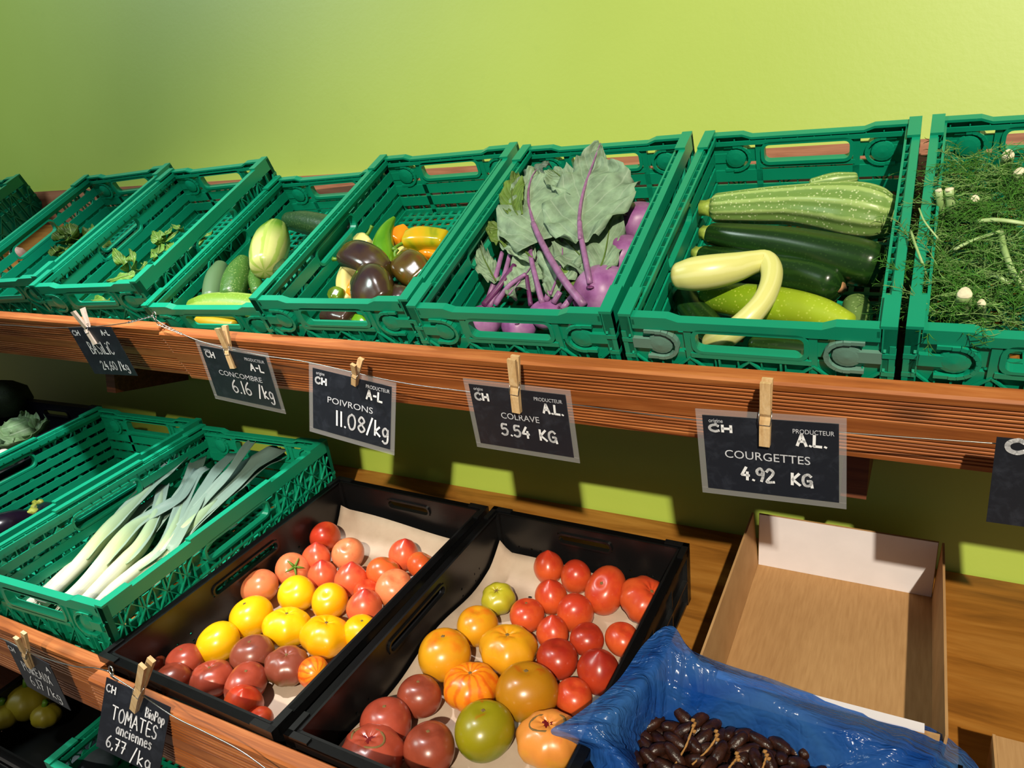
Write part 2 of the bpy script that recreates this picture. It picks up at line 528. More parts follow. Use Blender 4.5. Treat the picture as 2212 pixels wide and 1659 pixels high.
def make_crate(style, Wd, Dp, Hh, mat, label, worn=False):
    r = thing('plastic_crate', label, 'crate')
    S = sides(Wd, Dp)
    b = MB()
    nx, ny = int(Wd/.026), int(Dp/.026)
    for i in range(nx+1):
        x = .008+i*(Wd-.016)/nx; b.box((x-.0045, .004, .002), (x+.0045, Dp-.004, .007))
    for i in range(ny+1):
        y = .008+i*(Dp-.016)/ny; b.box((.004, y-.0045, .0025), (Wd-.004, y+.0045, .0075))
    build('floor_lattice', b, mat, r, local=True)
    for s in ('left', 'right'): build('side_wall', side_wall(Dp, Hh, S[s], style), mat, r, local=True)
    for s in ('front', 'back'):
        w, lt = end_wall(Wd, Hh, S[s], style)
        o = build('end_wall', w, mat, r, local=True)
        for q in lt: build('latch', q, M['worn'] if (worn and s == 'front') else mat, o, local=True)
    return r
def crate_matrix(F, N, tilt, x0, v0, yaw, h=0.0):
    return Matrix.Translation(F(x0, v0, h)) @ Matrix.Rotation(tilt, 4, 'X') @ Matrix.Rotation(math.radians(yaw), 4, 'Z')
GU = 'green plastic crates on the upper shelf'
UC = {}
def UM(x0, v0, yaw): return crate_matrix(U, NU, AU, x0, v0, yaw)
def LM_(x0, v0, yaw, h=0.0): return crate_matrix(L, NL, AL, x0, v0, yaw, h)
c6 = make_crate('fold', .398, .6, HU, M['green'], 'green crate of courgettes with scraped grey latches', worn=True)
c6['group'] = GU; c6.matrix_world = UM(-.4, .001, -.4)
c5 = make_crate('fold', .398, .6, HU, M['green'], 'green crate holding the purple kohlrabi and their big leaves')
c5['group'] = GU; c5.matrix_world = UM(-.811, -.002, 1.0)
for lab, m in (('green crate of feathery fennel at the right edge', UM(.0075, .001, -1)),
               ('green crate of dark and yellow peppers', UM(-1.2165, .0, 2.3)),
               ('green crate with loose basil sprigs above the BASILIC sign', UM(-2.027, .012, 4.5)),
               ('nearly empty green crate with a dark leafy green, left of the basil crate', UM(-2.443, .012, 5.8)),
               ('green crate at the far left, cut by the frame, apart from the others', UM(-3.27, .012, 7))):
    dup(c5, lab, GU, m)
c3 = make_crate('fold', .398, .6, HU3, M['green'], 'shallower green crate of cucumbers, lower than its neighbours')
c3['group'] = GU; c3.matrix_world = UM(-1.622, .015, 3.2)
g2 = make_crate('deep', .468, .702, HG, M['green2'], 'green crate full of leeks on the lower shelf')
g2['group'] = 'green crates on the lower shelf'; g2.matrix_world = LM_(-1.777, .024, 2.8)
dup(g2, 'mostly empty green crate with eggplants, left of the leeks', 'green crates on the lower shelf', LM_(-2.274, .03, 2.8))

def black_wall(Ls, Hh, m, end):
    b = MB()
    hs = [Ls*.36, Ls*.64]; hz = [Hh-.050, Hh-.026]
    cuts_s = sorted(set([0, .02, Ls-.02, Ls]+hs+[.10*Ls, .10*Ls+.003, .13*Ls, .13*Ls+.003, .80*Ls, .80*Ls+.003, .83*Ls, .83*Ls+.003, .2*Ls, .2*Ls+.005, .25*Ls, .25*Ls+.005, .72*Ls, .72*Ls+.005]))
    cuts_z = [0, .030, .034, .048, .053, Hh-.050, Hh-.026, Hh]
    for i in range(len(cuts_s)-1):
        for j in range(len(cuts_z)-1):
            a0, a1, z0, z1 = cuts_s[i], cuts_s[i+1], cuts_z[j], cuts_z[j+1]
            if j == 5 and hs[0]-1e-6 <= a0 and a1 <= hs[1]+1e-6: continue
            if a1-a0 < .006 and j in (1, 3) and .05 < a0 < Ls-.05: continue
            b.mbox(m, (a0, .010, z0), (a1, .0135, z1))
    frame_loop(b, m, hs[0]+.004, hs[1]-.004, hz[0]+.002, hz[1]-.002, .006, .018, .005, .009)
    b.prism([(0, Hh-.004), (0, Hh), (.02, Hh)], lambda a, c, t: m((t, a, c)), 0, Ls)
    b.mbox(m, (0, 0, Hh-.006), (Ls, .0155, Hh))                 # rim flange
    b.mbox(m, (0, 0, Hh-.018), (Ls, .003, Hh-.006))
    b.mbox(m, (0, .002, 0), (Ls, .0115, .007))
    for i in range(1, 6):
        s = i*Ls/6
        if hs[0] < s < hs[1]: continue
        b.mbox(m, (s-.0015, .003, 0), (s+.0015, .0105, Hh-.006))
    for s in (0, Ls-.05): b.mbox(m, (s, .0, Hh), (s+.05, .012, Hh+.004))
    b.mbox(m, (0, .0, .060), (Ls, .0105, .063))
    return b
def make_black(Wd, Dp, Hh, mat, label):
    r = thing('black_crate', label, 'crate')
    S = sides(Wd, Dp)
    b = MB(); b.box((.006, .006, .002), (Wd-.006, Dp-.006, .007))
    for i in range(9):
        y = .03+i*(Dp-.06)/8; b.box((.01, y-.003, 0), (Wd-.01, y+.003, .003))
    build('base', b, mat, r, local=True)
    for s in ('left', 'right'): build('side_wall', black_wall(Dp, Hh, S[s], False), mat, r, local=True)
    for s in ('front', 'back'): build('end_wall', black_wall(Wd, Hh, S[s], True), mat, r, local=True)
    for x in (0, Wd-.022):
        for y in (0, Dp-.022):
            b = MB(); b.box((x, y, 0), (x+.022, y+.022, Hh-.001)); build('corner_post', b, mat, r, local=True)
    return r
GB = 'black plastic crates on the lower shelf'
k1 = make_black(.466, .702, HB, M['black'], 'black crate of mixed tomatoes beside the leek crate')
k1['group'] = GB; k1.matrix_world = LM_(-1.310, .008, -1.4)
dup(k1, 'black crate of large tomatoes, right one beside the cardboard box', GB, LM_(-.823, .002, -.7))
# ================================================================== signs, pegs and wires
def flatmat(name, rgb, rough=.5, spec=.4, **kw):
    t = NT(name); t.set(lin(rgb), rough, spec, **kw); return t.m
def card_mat():
    t = NT('black_card')
    v = t.coord()
    s = t.noise(v, 30, 5, .7, .6)
    c = t.ramp(s, [(.5, lin((27,30,38))), (.8, lin((48,52,62)))])
    t.set(c, .42, .45); return t.m
M['card'] = card_mat()
M['chalk'] = flatmat('white_marker', (232,232,236), .7, .2)
M['print'] = flatmat('printed_white', (196,198,206), .6, .3)
def sleeve_mat():
    t = NT('clear_laminate')
    t.set(lin((200,198,200)), .25, .5)
    tr = t.n('ShaderNodeBsdfTransparent'); mx = t.n('ShaderNodeMixShader'); mx.inputs[0].default_value = .17
    t.l(tr.outputs[0], mx.inputs[1]); t.l(t.b.outputs[0], mx.inputs[2]); t.l(mx.outputs[0], t.out.inputs[0])
    return t.m
M['sleeve'] = sleeve_mat()
M['peg'] = wood('peg_wood', (196,150,98), (222,184,132), (236,204,158), along=(30, 30, 5), knots=False)
M['peglit'] = wood('brightly_lit_peg_wood', (206,182,160), (226,206,188), (240,226,212), along=(30, 30, 5), knots=False)  # same peg wood, paled to paint in the strong light at the left
M['steel'] = flatmat('steel_wire', (190,188,184), .28, .5, Metallic=1.0)

ST = {  # single stroke letters, unit height
 'C': [[(.5,.85),(.33,1),(.1,.82),(.02,.5),(.1,.15),(.32,0),(.52,.15)]],
 'H': [[(.05,1),(.05,0)],[(.5,1),(.5,0)],[(.05,.5),(.5,.52)]],
 'A': [[(0,0),(.27,1),(.54,0)],[(.1,.38),(.46,.38)]],
 'L': [[(.08,1),(.05,.04),(.48,.02)]],
 '-': [[(.05,.5),(.32,.5)]], '.': [[(.08,0),(.1,.05)]], ',': [[(.12,.08),(.03,-.16)]], '/': [[(.0,-.12),(.38,1.08)]],
 '0': [[(.27,1),(.08,.8),(.04,.45),(.14,.06),(.3,0),(.44,.2),(.48,.6),(.4,.9),(.27,1)]],
 '1': [[(.12,1),(.12,0)]],
 '2': [[(.04,.8),(.2,1),(.4,.86),(.38,.6),(.04,.0),(.46,.02)]],
 '4': [[(.3,1),(.03,.38),(.46,.36)],[(.36,.62),(.34,0)]],
 '5': [[(.44,1),(.14,.98),(.1,.58),(.3,.62),(.44,.42),(.38,.12),(.2,0),(.03,.1)]],
 '6': [[(.4,1),(.14,.66),(.05,.28),(.2,0),(.42,.12),(.42,.38),(.22,.48),(.07,.3)]],
 '7': [[(.04,.98),(.46,.98),(.2,0)],[(.14,.5),(.44,.52)]],
 '8': [[(.25,.52),(.08,.72),(.24,1),(.42,.76),(.25,.52),(.05,.26),(.22,0),(.44,.2),(.25,.52)]],
 '9': [[(.42,.76),(.26,1),(.06,.8),(.12,.54),(.32,.54),(.42,.78),(.4,.4),(.3,0)]],
 'k': [[(.06,1),(.04,0)],[(.36,.6),(.06,.28),(.4,0)]],
 'g': [[(.38,.5),(.2,.62),(.05,.4),(.14,.1),(.34,.2),(.4,.55)],[(.4,.55),(.38,-.2),(.2,-.38),(.04,-.26)]],
 'K': [[(.06,1),(.04,0)],[(.46,1),(.08,.45),(.5,0)]],
 'G': [[(.5,.84),(.32,1),(.08,.8),(.03,.4),(.14,.06),(.36,.02),(.5,.22),(.5,.44),(.3,.44)],[(.5,.42),(.56,-.1)]],
 'B': [[(.06,1),(.06,0)],[(.06,1),(.34,.9),(.34,.62),(.06,.52),(.42,.4),(.42,.1),(.06,0)]],
 'S': [[(.42,.86),(.24,1),(.06,.8),(.16,.56),(.38,.4),(.36,.1),(.16,0),(.02,.12)]],
 'i': [[(.08,.6),(.08,0)],[(.08,.86),(.1,.9)]],
 'T': [[(0,1),(.56,.98)],[(.28,1),(.27,0)]],
 'O': [[(.3,1),(.08,.8),(.03,.4),(.16,.04),(.36,.02),(.52,.3),(.52,.7),(.3,1)]],
 'M': [[(.04,0),(.1,1),(.32,.4),(.54,1),(.6,0)]],
 'E': [[(.44,1),(.08,.98),(.06,.02),(.46,.02)],[(.07,.52),(.38,.52)]],
 'P': [[(.06,1),(.05,0)],[(.06,1),(.36,.92),(.36,.6),(.06,.5)]],
 'R': [[(.06,1),(.05,0)],[(.06,1),(.36,.92),(.36,.6),(.06,.5),(.44,0)]],
 'I': [[(.08,1),(.08,0)]], 'U': [[(.05,1),(.06,.2),(.22,0),(.4,.14),(.46,1)]],
 'X': [[(.03,1),(.48,0)],[(.46,1),(.02,0)]],
 'a': [[(.36,.55),(.2,.62),(.05,.36),(.14,.04),(.32,.14),(.37,.6)],[(.37,.6),(.38,.02)]],
 'n': [[(.06,.6),(.06,0)],[(.06,.42),(.22,.62),(.34,.46),(.35,0)]],
 'c': [[(.36,.5),(.22,.62),(.05,.36),(.14,.04),(.36,.08)]],
 'e': [[(.06,.34),(.34,.38),(.3,.58),(.14,.6),(.05,.3),(.16,.02),(.36,.1)]],
 's': [[(.32,.54),(.16,.62),(.08,.46),(.3,.24),(.22,.02),(.04,.08)]],
 'o': [[(.2,.6),(.06,.4),(.1,.08),(.26,.02),(.37,.26),(.3,.54),(.2,.6)]],
 'p': [[(.06,.6),(.04,-.34)],[(.06,.5),(.24,.62),(.38,.36),(.26,.06),(.06,.1)]],
}
def strokes(b, text, x, z, hgt, wid, stroke, y=-.0016, slope=0.0):
    """handwriting in the card plane, from x to x+wid, baseline z"""
    adv = []; t = 0
    for ch in text:
        if ch == ' ': adv.append(t); t += .35; continue
        w = max(p[0] for s in ST[ch] for p in s)
        adv.append(t); t += w+.16
    k = wid/max(t-.16, .1)
    for ch, a in zip(text, adv):
        if ch == ' ': continue
        for s in ST[ch]:
            pts = spline(s, max(2, 5*(len(s)-1)+1)) if len(s) > 3 else s
            P = [Vector((x+(a+p[0])*k, y, z+p[1]*hgt+slope*(a+p[0])*k)) for p in pts]
            r = stroke/2
            for p, q in zip(P, P[1:]):
                d = (q-p)
                if d.length < 1e-6: continue
                d.normalize(); n = Vector((-d.z, 0, d.x))*r; e = d*(r*.5)
                m = len(b.v)
                b.v += [p-e+n, p-e-n, q+e-n, q+e+n]; b.f.append((m, m+1, m+2, m+3))
def printed(text, size, x, z, wid):
    c = bpy.data.curves.new('t', 'FONT'); c.body = text; c.size = size; c.resolution_u = 3
    o = bpy.data.objects.new('t', c); COL.objects.link(o)
    dg = bpy.context.evaluated_depsgraph_get()
    me = bpy.data.meshes.new_from_object(o.evaluated_get(dg))
    vs = [v.co.copy() for v in me.vertices]; fs = [tuple(p.vertices) for p in me.polygons]
    bpy.data.objects.remove(o); bpy.data.curves.remove(c); bpy.data.meshes.remove(me)
    x0 = min(v.x for v in vs); x1 = max(v.x for v in vs)
    k = wid/(x1-x0)
    return [Vector((x+(v.x-x0)*k, -.0015, z+v.y)) for v in vs], fs
def sign(label, c, yaw, pitch, roll, w, h, lam, prints, hands, stroke=.0028):
    m = Matrix.Translation(Vector(c)) @ Matrix.Rotation(yaw, 4, 'Z') @ Matrix.Rotation(pitch, 4, 'X') @ Matrix.Rotation(roll, 4, 'Y')
    r = thing('price_sign', label, 'sign', mat=m, group='price signs on the wires')
    mg = .010 if lam else 0
    cw, ch = w-2*mg, h-2*mg
    b = MB(); b.box((-cw/2, -.0006, -ch/2), (cw/2, .0006, ch/2)); build('card', b, M['card'], r, local=True)
    if lam:
        b = MB()
        for a0, a1, z0, z1 in ((-w/2, w/2, ch/2, h/2), (-w/2, w/2, -h/2, -ch/2), (-w/2, -cw/2, -ch/2, ch/2), (cw/2, w/2, -ch/2, ch/2)):
            b.box((a0, -.0007, z0), (a1, .0007, z1))
        build('laminate_edge', b, M['sleeve'], r, local=True)
    for text, size, u, v, wd in prints:
        b = MB(); b.v, b.f = printed(text, size*ch, -cw/2+u*cw, ch/2-v*ch, wd*cw)
        build('printed_text', b, M['print'], r, local=True, recalc=False)
    for text, u, v, wd, hg in hands:
        b = MB(); strokes(b, text, -cw/2+u*cw, ch/2-v*ch, hg*ch, wd*cw, stroke)
        build('handwriting', b, M['chalk'], r, local=True, recalc=False)
    return r
SY = -.455
sign('price sign reading COURGETTES 4.92 KG, in a clear laminate', (-.1589, SY, 1.0518), -.015, .2913, -.0451, .215, .1536, True,
     [('origine', .075, .05, .085, .11), ('PRODUCTEUR', .08, .68, .15, .29), ('COURGETTES', .15, .16, .54, .64)],
     [('CH', .05, .20, .17, .085), ('A.L.', .71, .30, .20, .14), ('4.92', .28, .82, .25, .17), ('KG', .66, .82, .15, .15)], .0042)
sign('price sign reading COLRAVE 5.54 KG, in a clear laminate', (-.5839, SY, 1.0637), -.0187, .3446, .0126, .2118, .1478, True,
     [('origine', .075, .05, .085, .10), ('PRODUCTEUR', .08, .68, .14, .28), ('COLRAVE', .14, .30, .50, .40)],
     [('CH', .05, .24, .14, .11), ('A.L.', .76, .32, .19, .14), ('5.54', .27, .78, .30, .18), ('KG', .68, .78, .17, .17)], .0042)
sign('price sign reading POIVRONS 11.08/kg, in a clear laminate', (-.9709, SY, 1.0463), .0232, .0805, .1216, .2167, .1523, True,
     [('origine', .075, .05, .085, .11), ('PRODUCTEUR', .08, .69, .11, .29), ('POIVRONS', .14, .20, .50, .58)],
     [('CH', .04, .23, .14, .10), ('A-L', .70, .28, .19, .14), ('11.08', .30, .84, .38, .24), ('/kg', .71, .83, .26, .24)], .0042)
sign('price sign reading CONCOMBRE 6.16 /kg, with a curled lower corner', (-1.2813, SY, 1.0847), -.0016, .3549, .0758, .2149, .1511, True,
     [('origine', .075, .05, .085, .10), ('PRODUCTEUR', .08, .67, .13, .29), ('CONCOMBRE', .14, .18, .52, .66)],
     [('CH', .06, .20, .13, .11), ('A-L', .72, .31, .19, .13), ('6.16', .32, .83, .28, .25), ('/kg', .72, .83, .22, .24)], .0036)
sign('small plain black sign reading BASILIC 24,60 /kg', (-1.7621, SY, 1.111), -.06, .3823, -.071, .1996, .1352, False, [],
     [('CH', .05, .16, .15, .10), ('A-L', .72, .16, .17, .10), ('BASiLiC', .25, .55, .52, .25), ('24,60', .30, .88, .34, .17), ('/kg', .70, .88, .20, .17)], .0034)
sign('black sign reading only CH, cut off by the right edge', (.226, SY, 1.060), -.03, .30, -.02, .2, .135, False, [],
     [('CH', .06, .15, .22, .14)], .0062)
sign('black sign reading TOMATES anciennes 6,77 /kg', (-1.1394, -.872, .5325), .2, -.06, .232, .139, .141, False, [],
     [('CH', .03, .17, .14, .10), ('BioPop', .66, .27, .29, .13), ('TOMATES', .17, .51, .70, .19), ('anciennes', .27, .68, .55, .15), ('6,77', .15, .92, .30, .17), ('/kg', .55, .96, .30, .20)], .0026)
sign('dark tilted sign reading POIREAUX 6,17 /kg', (-1.4635, -.850, .5254), -.02, .27, .065, .148, .125, False, [],
     [('CH', .03, .16, .14, .10), ('A', .86, .2, .08, .1), ('POIREAUX', .2, .52, .64, .2), ('6,17', .22, .83, .30, .22), ('/kg', .58, .86, .3, .2)], .0024)

def peg(label, top, bot, wpx, mat, ytop, ybot, wide=.010, splay=.006):
    T = YH(top[0], top[1], ytop); B = YH(bot[0], bot[1], ybot)
    ax = (T-B); ln = ax.length; ax.normalize()
    wv = Vector((1, 0, 0)); wv = (wv-ax*wv.dot(ax)).normalized()
    nv = ax.cross(wv)
    if nv.y > 0: nv = -nv
    if wv.x < 0: wv = -wv
    r = thing('clothes_peg', label, 'clothespeg', B, 'wooden pegs holding the price signs')
    wide = wpx*mpx(B)
    th = .0055
    for sg in (1, -1):
        prof = [(0, .0), (0, th*.75), (ln*.30, th*1.15), (ln*.42, th*.9), (ln*.47, th*.65), (ln*.52, th*1.1), (ln, th*.75+splay), (ln, splay*.8-.001), (ln*.5, .0006)]
        b = MB(); b.prism([(a, c*sg+.0004*sg) for a, c in prof], lambda a, c, t: B+ax*a+nv*c+wv*t, -wide/2, wide/2)
        wpart('prong', b, mat, r, smooth=False)
    b = MB()
    c = B+ax*(ln*.55)
    coil = [c+wv*(wide*(-.55+1.1*i/40))+(ax*math.cos(i*PI/4)+nv*math.sin(i*PI/4))*.0028 for i in range(41)]
    b.tube(coil, .0006, 5)
    for sg in (-1, 1):
        b.tube([c+wv*(wide*.58*sg)+nv*.001, c+wv*(wide*.58*sg)-ax*(ln*.12)+nv*(th*1.2), c-ax*(ln*.2)+nv*(th*1.25)+wv*(wide*.5*sg), c-ax*(ln*.2)+nv*(th*1.25)], .0007, 5)
    wpart('spring', b, M['steel'], r)
    return r
peg('wooden peg clipped over the COURGETTES sign', (1656, 822), (1652, 962), 22, M['peg'], SY-.045, SY-.012)
peg('wooden peg clipped over the COLRAVE sign', (1109, 772), (1117, 890), 19, M['peg'], SY-.045, SY-.012)
peg('short-looking wooden peg clipped over the POIVRONS sign', (772, 781), (766, 831), 12, M['peg'], SY-.03, SY-.012, splay=.012)
peg('wooden peg clipped over the CONCOMBRE sign', (478, 706), (505, 795), 14, M['peg'], SY-.03, SY-.010, splay=.009)
peg('pale peg, its wood painted as brightly lit, clipped over the BASILIC sign', (168, 669), (208, 743), 12, M['peglit'], SY-.03, SY-.008, splay=.012)
peg('wooden peg clipped over the TOMATES sign', (318, 1431), (290, 1533), 17, M['peg'], -.905, -.880, splay=.007)
peg('wooden peg clipped over the POIREAUX sign', (43, 1372), (67, 1440), 13, M['peg'], -.885, -.862)
def wire(name, px, y, label, rad=.0011, n=60):
    P = [YH(x, yy, y) for x, yy in px]
    b = MB(); b.tube([Vector(p) for p in spline(P, n)], rad, 6)
    return tag(build(name, b, M['steel'], smooth=True), label, 'wire')
wire('hanging_wire', [(336,690),(363,706),(416,731),(480,750),(568,768),(668,783),(853,824),(1002,845),(1232,873),(1500,907),(1830,935),(2150,958),(2330,972)], SY-.004, 'long taut steel wire carrying the CONCOMBRE to COURGETTES signs', n=120)
wire('hanging_wire', [(-40,700),(30,703),(105,708),(180,706),(240,702),(290,694),(330,682)], SY-.006, 'slack pale wire carrying the BASILIC sign')
wire('hanging_wire', [(-40,1366),(14,1384),(60,1408),(110,1426),(165,1440),(200,1442),(235,1450)], -.872, 'thin pale wire carrying the POIREAUX sign')
wire('hanging_wire', [(240,1458),(300,1497),(372,1546),(440,1580),(520,1622),(600,1680)], -.885, 'thin wire along the board right of the TOMATES sign')
def twist(c0, c1, y, turns):
    A = YH(c0[0], c0[1], y); B = YH(c1[0], c1[1], y); d = (B-A).normalized(); u = Vector((0, 1, 0)); w = d.cross(u)
    b = MB()
    for ph in (0, PI):
        b.tube([A+(B-A)*(i/40)+(u*math.cos(ph+turns*2*PI*i/40)+w*math.sin(ph+turns*2*PI*i/40))*.0022 for i in range(41)], .0008, 5)
    return b
b = twist((275, 697), (330, 682), SY-.008, 4); tag(build('twisted_wire_end', b, M['steel'], smooth=True), 'twisted wire end left of the upper screw eye', 'wire')
b = twist((341, 700), (395, 722), SY-.006, 4); tag(build('twisted_wire_end', b, M['steel'], smooth=True), 'twisted wire end right of the upper screw eye', 'wire')
def eye(px, y, label):
    C = YH(px[0], px[1], y)
    b = MB()
    b.tube([C+Vector((.008*math.cos(a), .003*math.sin(a*.5), .008*math.sin(a))) for a in [i*2*PI/20 for i in range(20)]], .0016, 6)
    b.tube([C+Vector((0, 0, -.008)), C+Vector((0, .012, -.026))], .0016, 6)
    tag(build('screw_eye', b, M['steel'], smooth=True), label, 'screw')
eye((332, 681), SY-.003, 'small screw eye on top of the upper board joint')
eye((238, 1450), -.868, 'small screw eye on the lower board joint above the TOMATES sign')

# ================================================================== tomatoes
def tomato_mat(name, side, top, mid=.35, sharp=.3, bottom=None, streak=None, var=.16):
    t = NT(name)
    v = t.coord('Object')
    sx = t.n('ShaderNodeSeparateXYZ'); t.l(v, sx.inputs[0])
    n1 = t.noise(v, 1.6, 3, .6, .3)
    z = t.math('ADD', t.math('MULTIPLY', sx.outputs['Z'], .5), t.math('MULTIPLY', t.math('SUBTRACT', n1, .5), .7))
    stops = [(max(0, mid-sharp/2+.0), lin(side)), (min(1, mid+sharp/2), lin(top))]
    if bottom is not None:
        z0 = t.math('ADD', z, .35)
        stops = [(.12, lin(bottom)), (.38, lin(side)), (min(.95, mid+.35-.02), lin(side)), (min(1, mid+.35+sharp/2), lin(top))]
    else: z0 = z
    c = t.ramp(z0, stops)
    n2 = t.noise(v, 5, 4, .6)
    c = t.mix(t.math('MULTIPLY', n2, var), c, lin(tuple(x*.66 for x in side)))
    if streak is not None:
        at = t.math('ARCTAN2', sx.outputs['Y'], sx.outputs['X'])
        w = t.math('SINE', t.math('ADD', t.math('MULTIPLY', at, 13), t.math('MULTIPLY', n1, 7)))
        c = t.mix(t.math('MULTIPLY', t.math('MAXIMUM', w, 0), .6), c, lin(streak))
    sp = t.noise(v, 42, 2)
    c = t.mix(t.math('MULTIPLY', t.ramp(sp, [(.66, (0,0,0,1)), (.74, (1,1,1,1))]), .25), c, lin(tuple(min(255, x*1.25+20) for x in side)))
    t.set(c, .3, .5, **{'Coat Weight': .12, 'Coat Roughness': .15, 'Subsurface Weight': .08, 'Subsurface Radius': (.4, .12, .05), 'Subsurface Scale': .01})
    return t.m
TM = {
 'red': tomato_mat('red_tomato', (208,84,38), (188,54,30), .3, .3),
 'plum': tomato_mat('plum_tomato_red', (220,98,58), (196,54,42), .42, .3),
 'darkred': tomato_mat('deep_red_tomato', (176,56,28), (152,36,24), .3),
 'pink': tomato_mat('pink_orange_tomato', (228,132,84), (212,92,56), .35, .4, bottom=(226,140,60)),
 'greenred': tomato_mat('red_tomato_green_shoulder', (226,96,44), (130,108,36), .42, .25),
 'yellow': tomato_mat('yellow_tomato', (244,186,8), (246,196,24), .3, .4, var=.1),
 'gold': tomato_mat('gold_tomato', (240,168,8), (244,178,10), .3, .4, var=.1),
 'amber': tomato_mat('amber_tomato', (216,150,24), (222,104,24), .40, .25),
 'olive': tomato_mat('olive_tomato', (176,116,18), (182,66,14), .42, .22, bottom=(160,122,20)),
 'lime': tomato_mat('green_tomato', (142,132,18), (178,78,14), .44, .16, bottom=(120,130,20)),
 'green': tomato_mat('unripe_green_tomato', (178,166,40), (206,196,76), .42, .2, bottom=(160,150,30)),
 'striped': tomato_mat('striped_orange_tomato', (232,136,22), (214,74,18), .42, .25, streak=(206,66,16)),
 'oblong': tomato_mat('oblong_striped_tomato', (232,110,24), (226,150,30), .35, .3, streak=(214,52,18)),
 'brown': tomato_mat('brown_tomato', (148,66,44), (122,52,34), .34, .3),
 'brownred': tomato_mat('brownish_red_tomato', (170,72,50), (146,58,40), .36, .3),
 'purple': tomato_mat('purple_brown_tomato', (136,68,50), (114,58,44), .34, .3, bottom=(120,90,50)),
 'peach': tomato_mat('peach_tomato', (222,140,62), (206,92,48), .36, .3, bottom=(226,160,40)),
}
M['scar'] = plain('stem_scar', (110,84,40), .8, .3, 300)
M['calyx'] = plain('green_calyx', (96,130,36), .6, .25, 120)
M['split'] = plain('split_flesh', (104,20,22), .35, .3, 150)
def tshape(kind, seed):
    rnd = random.Random(seed)
    lob = {'round': (0, 0), 'beef': (rnd.choice((6, 7, 8)), .045), 'plum': (3, .012), 'bi': (2, .16), 'egg': (0, 0)}[kind]
    ph = rnd.uniform(0, 6.28)
    fl = {'round': .86, 'beef': .76, 'plum': 1.05, 'bi': .86, 'egg': 1.12}[kind]
    prof = []
    N = 22
    for i in range(N+1):
        th = -PI/2+PI*i/N
        r = math.cos(th)**(.86 if kind in ('round', 'beef', 'bi') else .95); z = math.sin(th)*fl
        if kind in ('round', 'beef', 'bi'):
            z -= (.17 if kind == 'beef' else .10)*math.exp(-(r/.26)**2)*(1 if th > 0 else -.4)
        if kind == 'plum' and th > 0: z += .17*math.exp(-(r/.26)**2); r *= 1-.10*(z/fl)
        prof.append((max(r, .004), z))
    def lobe(r, z, th):
        k = lob[1]*math.cos(lob[0]*th+ph) if lob[0] else 0
        k2 = .03*math.cos(2*th+ph*1.7)+.02*math.cos(3*th+ph)
        dz = -.05*abs(math.cos(lob[0]*th/2+ph/2))**6*(1 if lob[0] > 3 else 0)
        return r*(1+k*min(1, r*1.6)+k2), z+dz*(1-r)
    return prof, lobe, fl
def tomato(label, px, py, rpx, mat, kind, F, HF, floor_h, group, tilt=(0, 0), scar='scar', stack=0.0):
    prof, lobe, fl = tshape(kind, px*7+py)
    h = floor_h+.03
    for _ in range(4):
        P = HF(px, py, h); r = rpx*mpx(P)*1.0
        h = floor_h+r*(fl if kind in ('round', 'beef', 'bi') else .95)+stack
    P = HF(px, py, h)
    b = MB(); b.lathe(prof, 32, lambda p: p, lobe)
    o = build('tomato', b, TM[mat], None, local=True, smooth=True)
    rnd = random.Random(px)
    R = Euler((tilt[0], tilt[1], rnd.uniform(0, 6.28))).to_matrix().to_4x4()
    Rot = Matrix.Rotation(tilt[1], 4, 'Y') @ Matrix.Rotation(tilt[0], 4, 'X') @ Matrix.Rotation(rnd.uniform(0, 6.28), 4, 'Z')
    o.matrix_world = Matrix.Translation(P) @ Rot @ Matrix.Scale(r, 4)
    tag(o, label, 'tomato', group)
    zt = prof[-1][1]
    if scar == 'scar':
        q = MB()
        q.lathe([(.085, zt+.005), (.06, zt+.03), (.02, zt+.035)], 9, lambda p: p, lambda rr, z, th: (rr*(1+.25*math.cos(5*th)), z))
        build('stem_scar', q, M['scar'], o, local=True)
    elif scar == 'calyx':
        q = MB()
        for k in range(5):
            a = k*2*PI/5
            d = Vector((math.cos(a), math.sin(a), 0))
            q.tube([Vector((0, 0, zt+.05)), d*.2+Vector((0, 0, zt+.12)), d*.42+Vector((0, 0, zt+.10)), d*.6+Vector((0, 0, zt+.02))], [.07, .08, .05, .01], 6)
        q.tube([Vector((0, 0, zt)), Vector((.02, 0, zt+.2)), Vector((.06, .02, zt+.34))], [.07, .05, .05], 7)
        build('calyx', q, M['calyx'], o, local=True, smooth=True)
    elif scar == 'star':
        q = MB()
        for k in range(3):
            a = k*PI/3+.3
            d = Vector((math.cos(a), math.sin(a), 0))
            q.tube([d*-.22+Vector((0, 0, zt+.045)), Vector((0, 0, zt+.03)), d*.22+Vector((0, 0, zt+.045))], [.006, .03, .006], 6)
        build('star_scar', q, M['scar'], o, local=True)
    elif scar == 'split':
        q = MB()
        q.lathe([(.34, zt+.03), (.24, zt+.02), (.1, zt+.03)], 14, lambda p: Vector((p.x*1.25, p.y*.8, p.z)), lambda rr, z, th: (rr*(1+.14*math.cos(4*th)), z+.03*math.cos(3*th)))
        build('open_split', q, M['split'], o, local=True, smooth=True)
        q = MB()
        ring = [Vector((.47*math.cos(a)*1.2, .36*math.sin(a), zt+.045+.02*math.cos(3*a))) for a in [i*2*PI/24 for i in range(25)]]
        q.tube(ring, .045, 7); build('corky_scar', q, M['scar'], o, local=True, smooth=True)
    return o
TF = .0115
G1 = 'tomatoes in the left black crate'; G2_ = 'tomatoes in the right black crate'
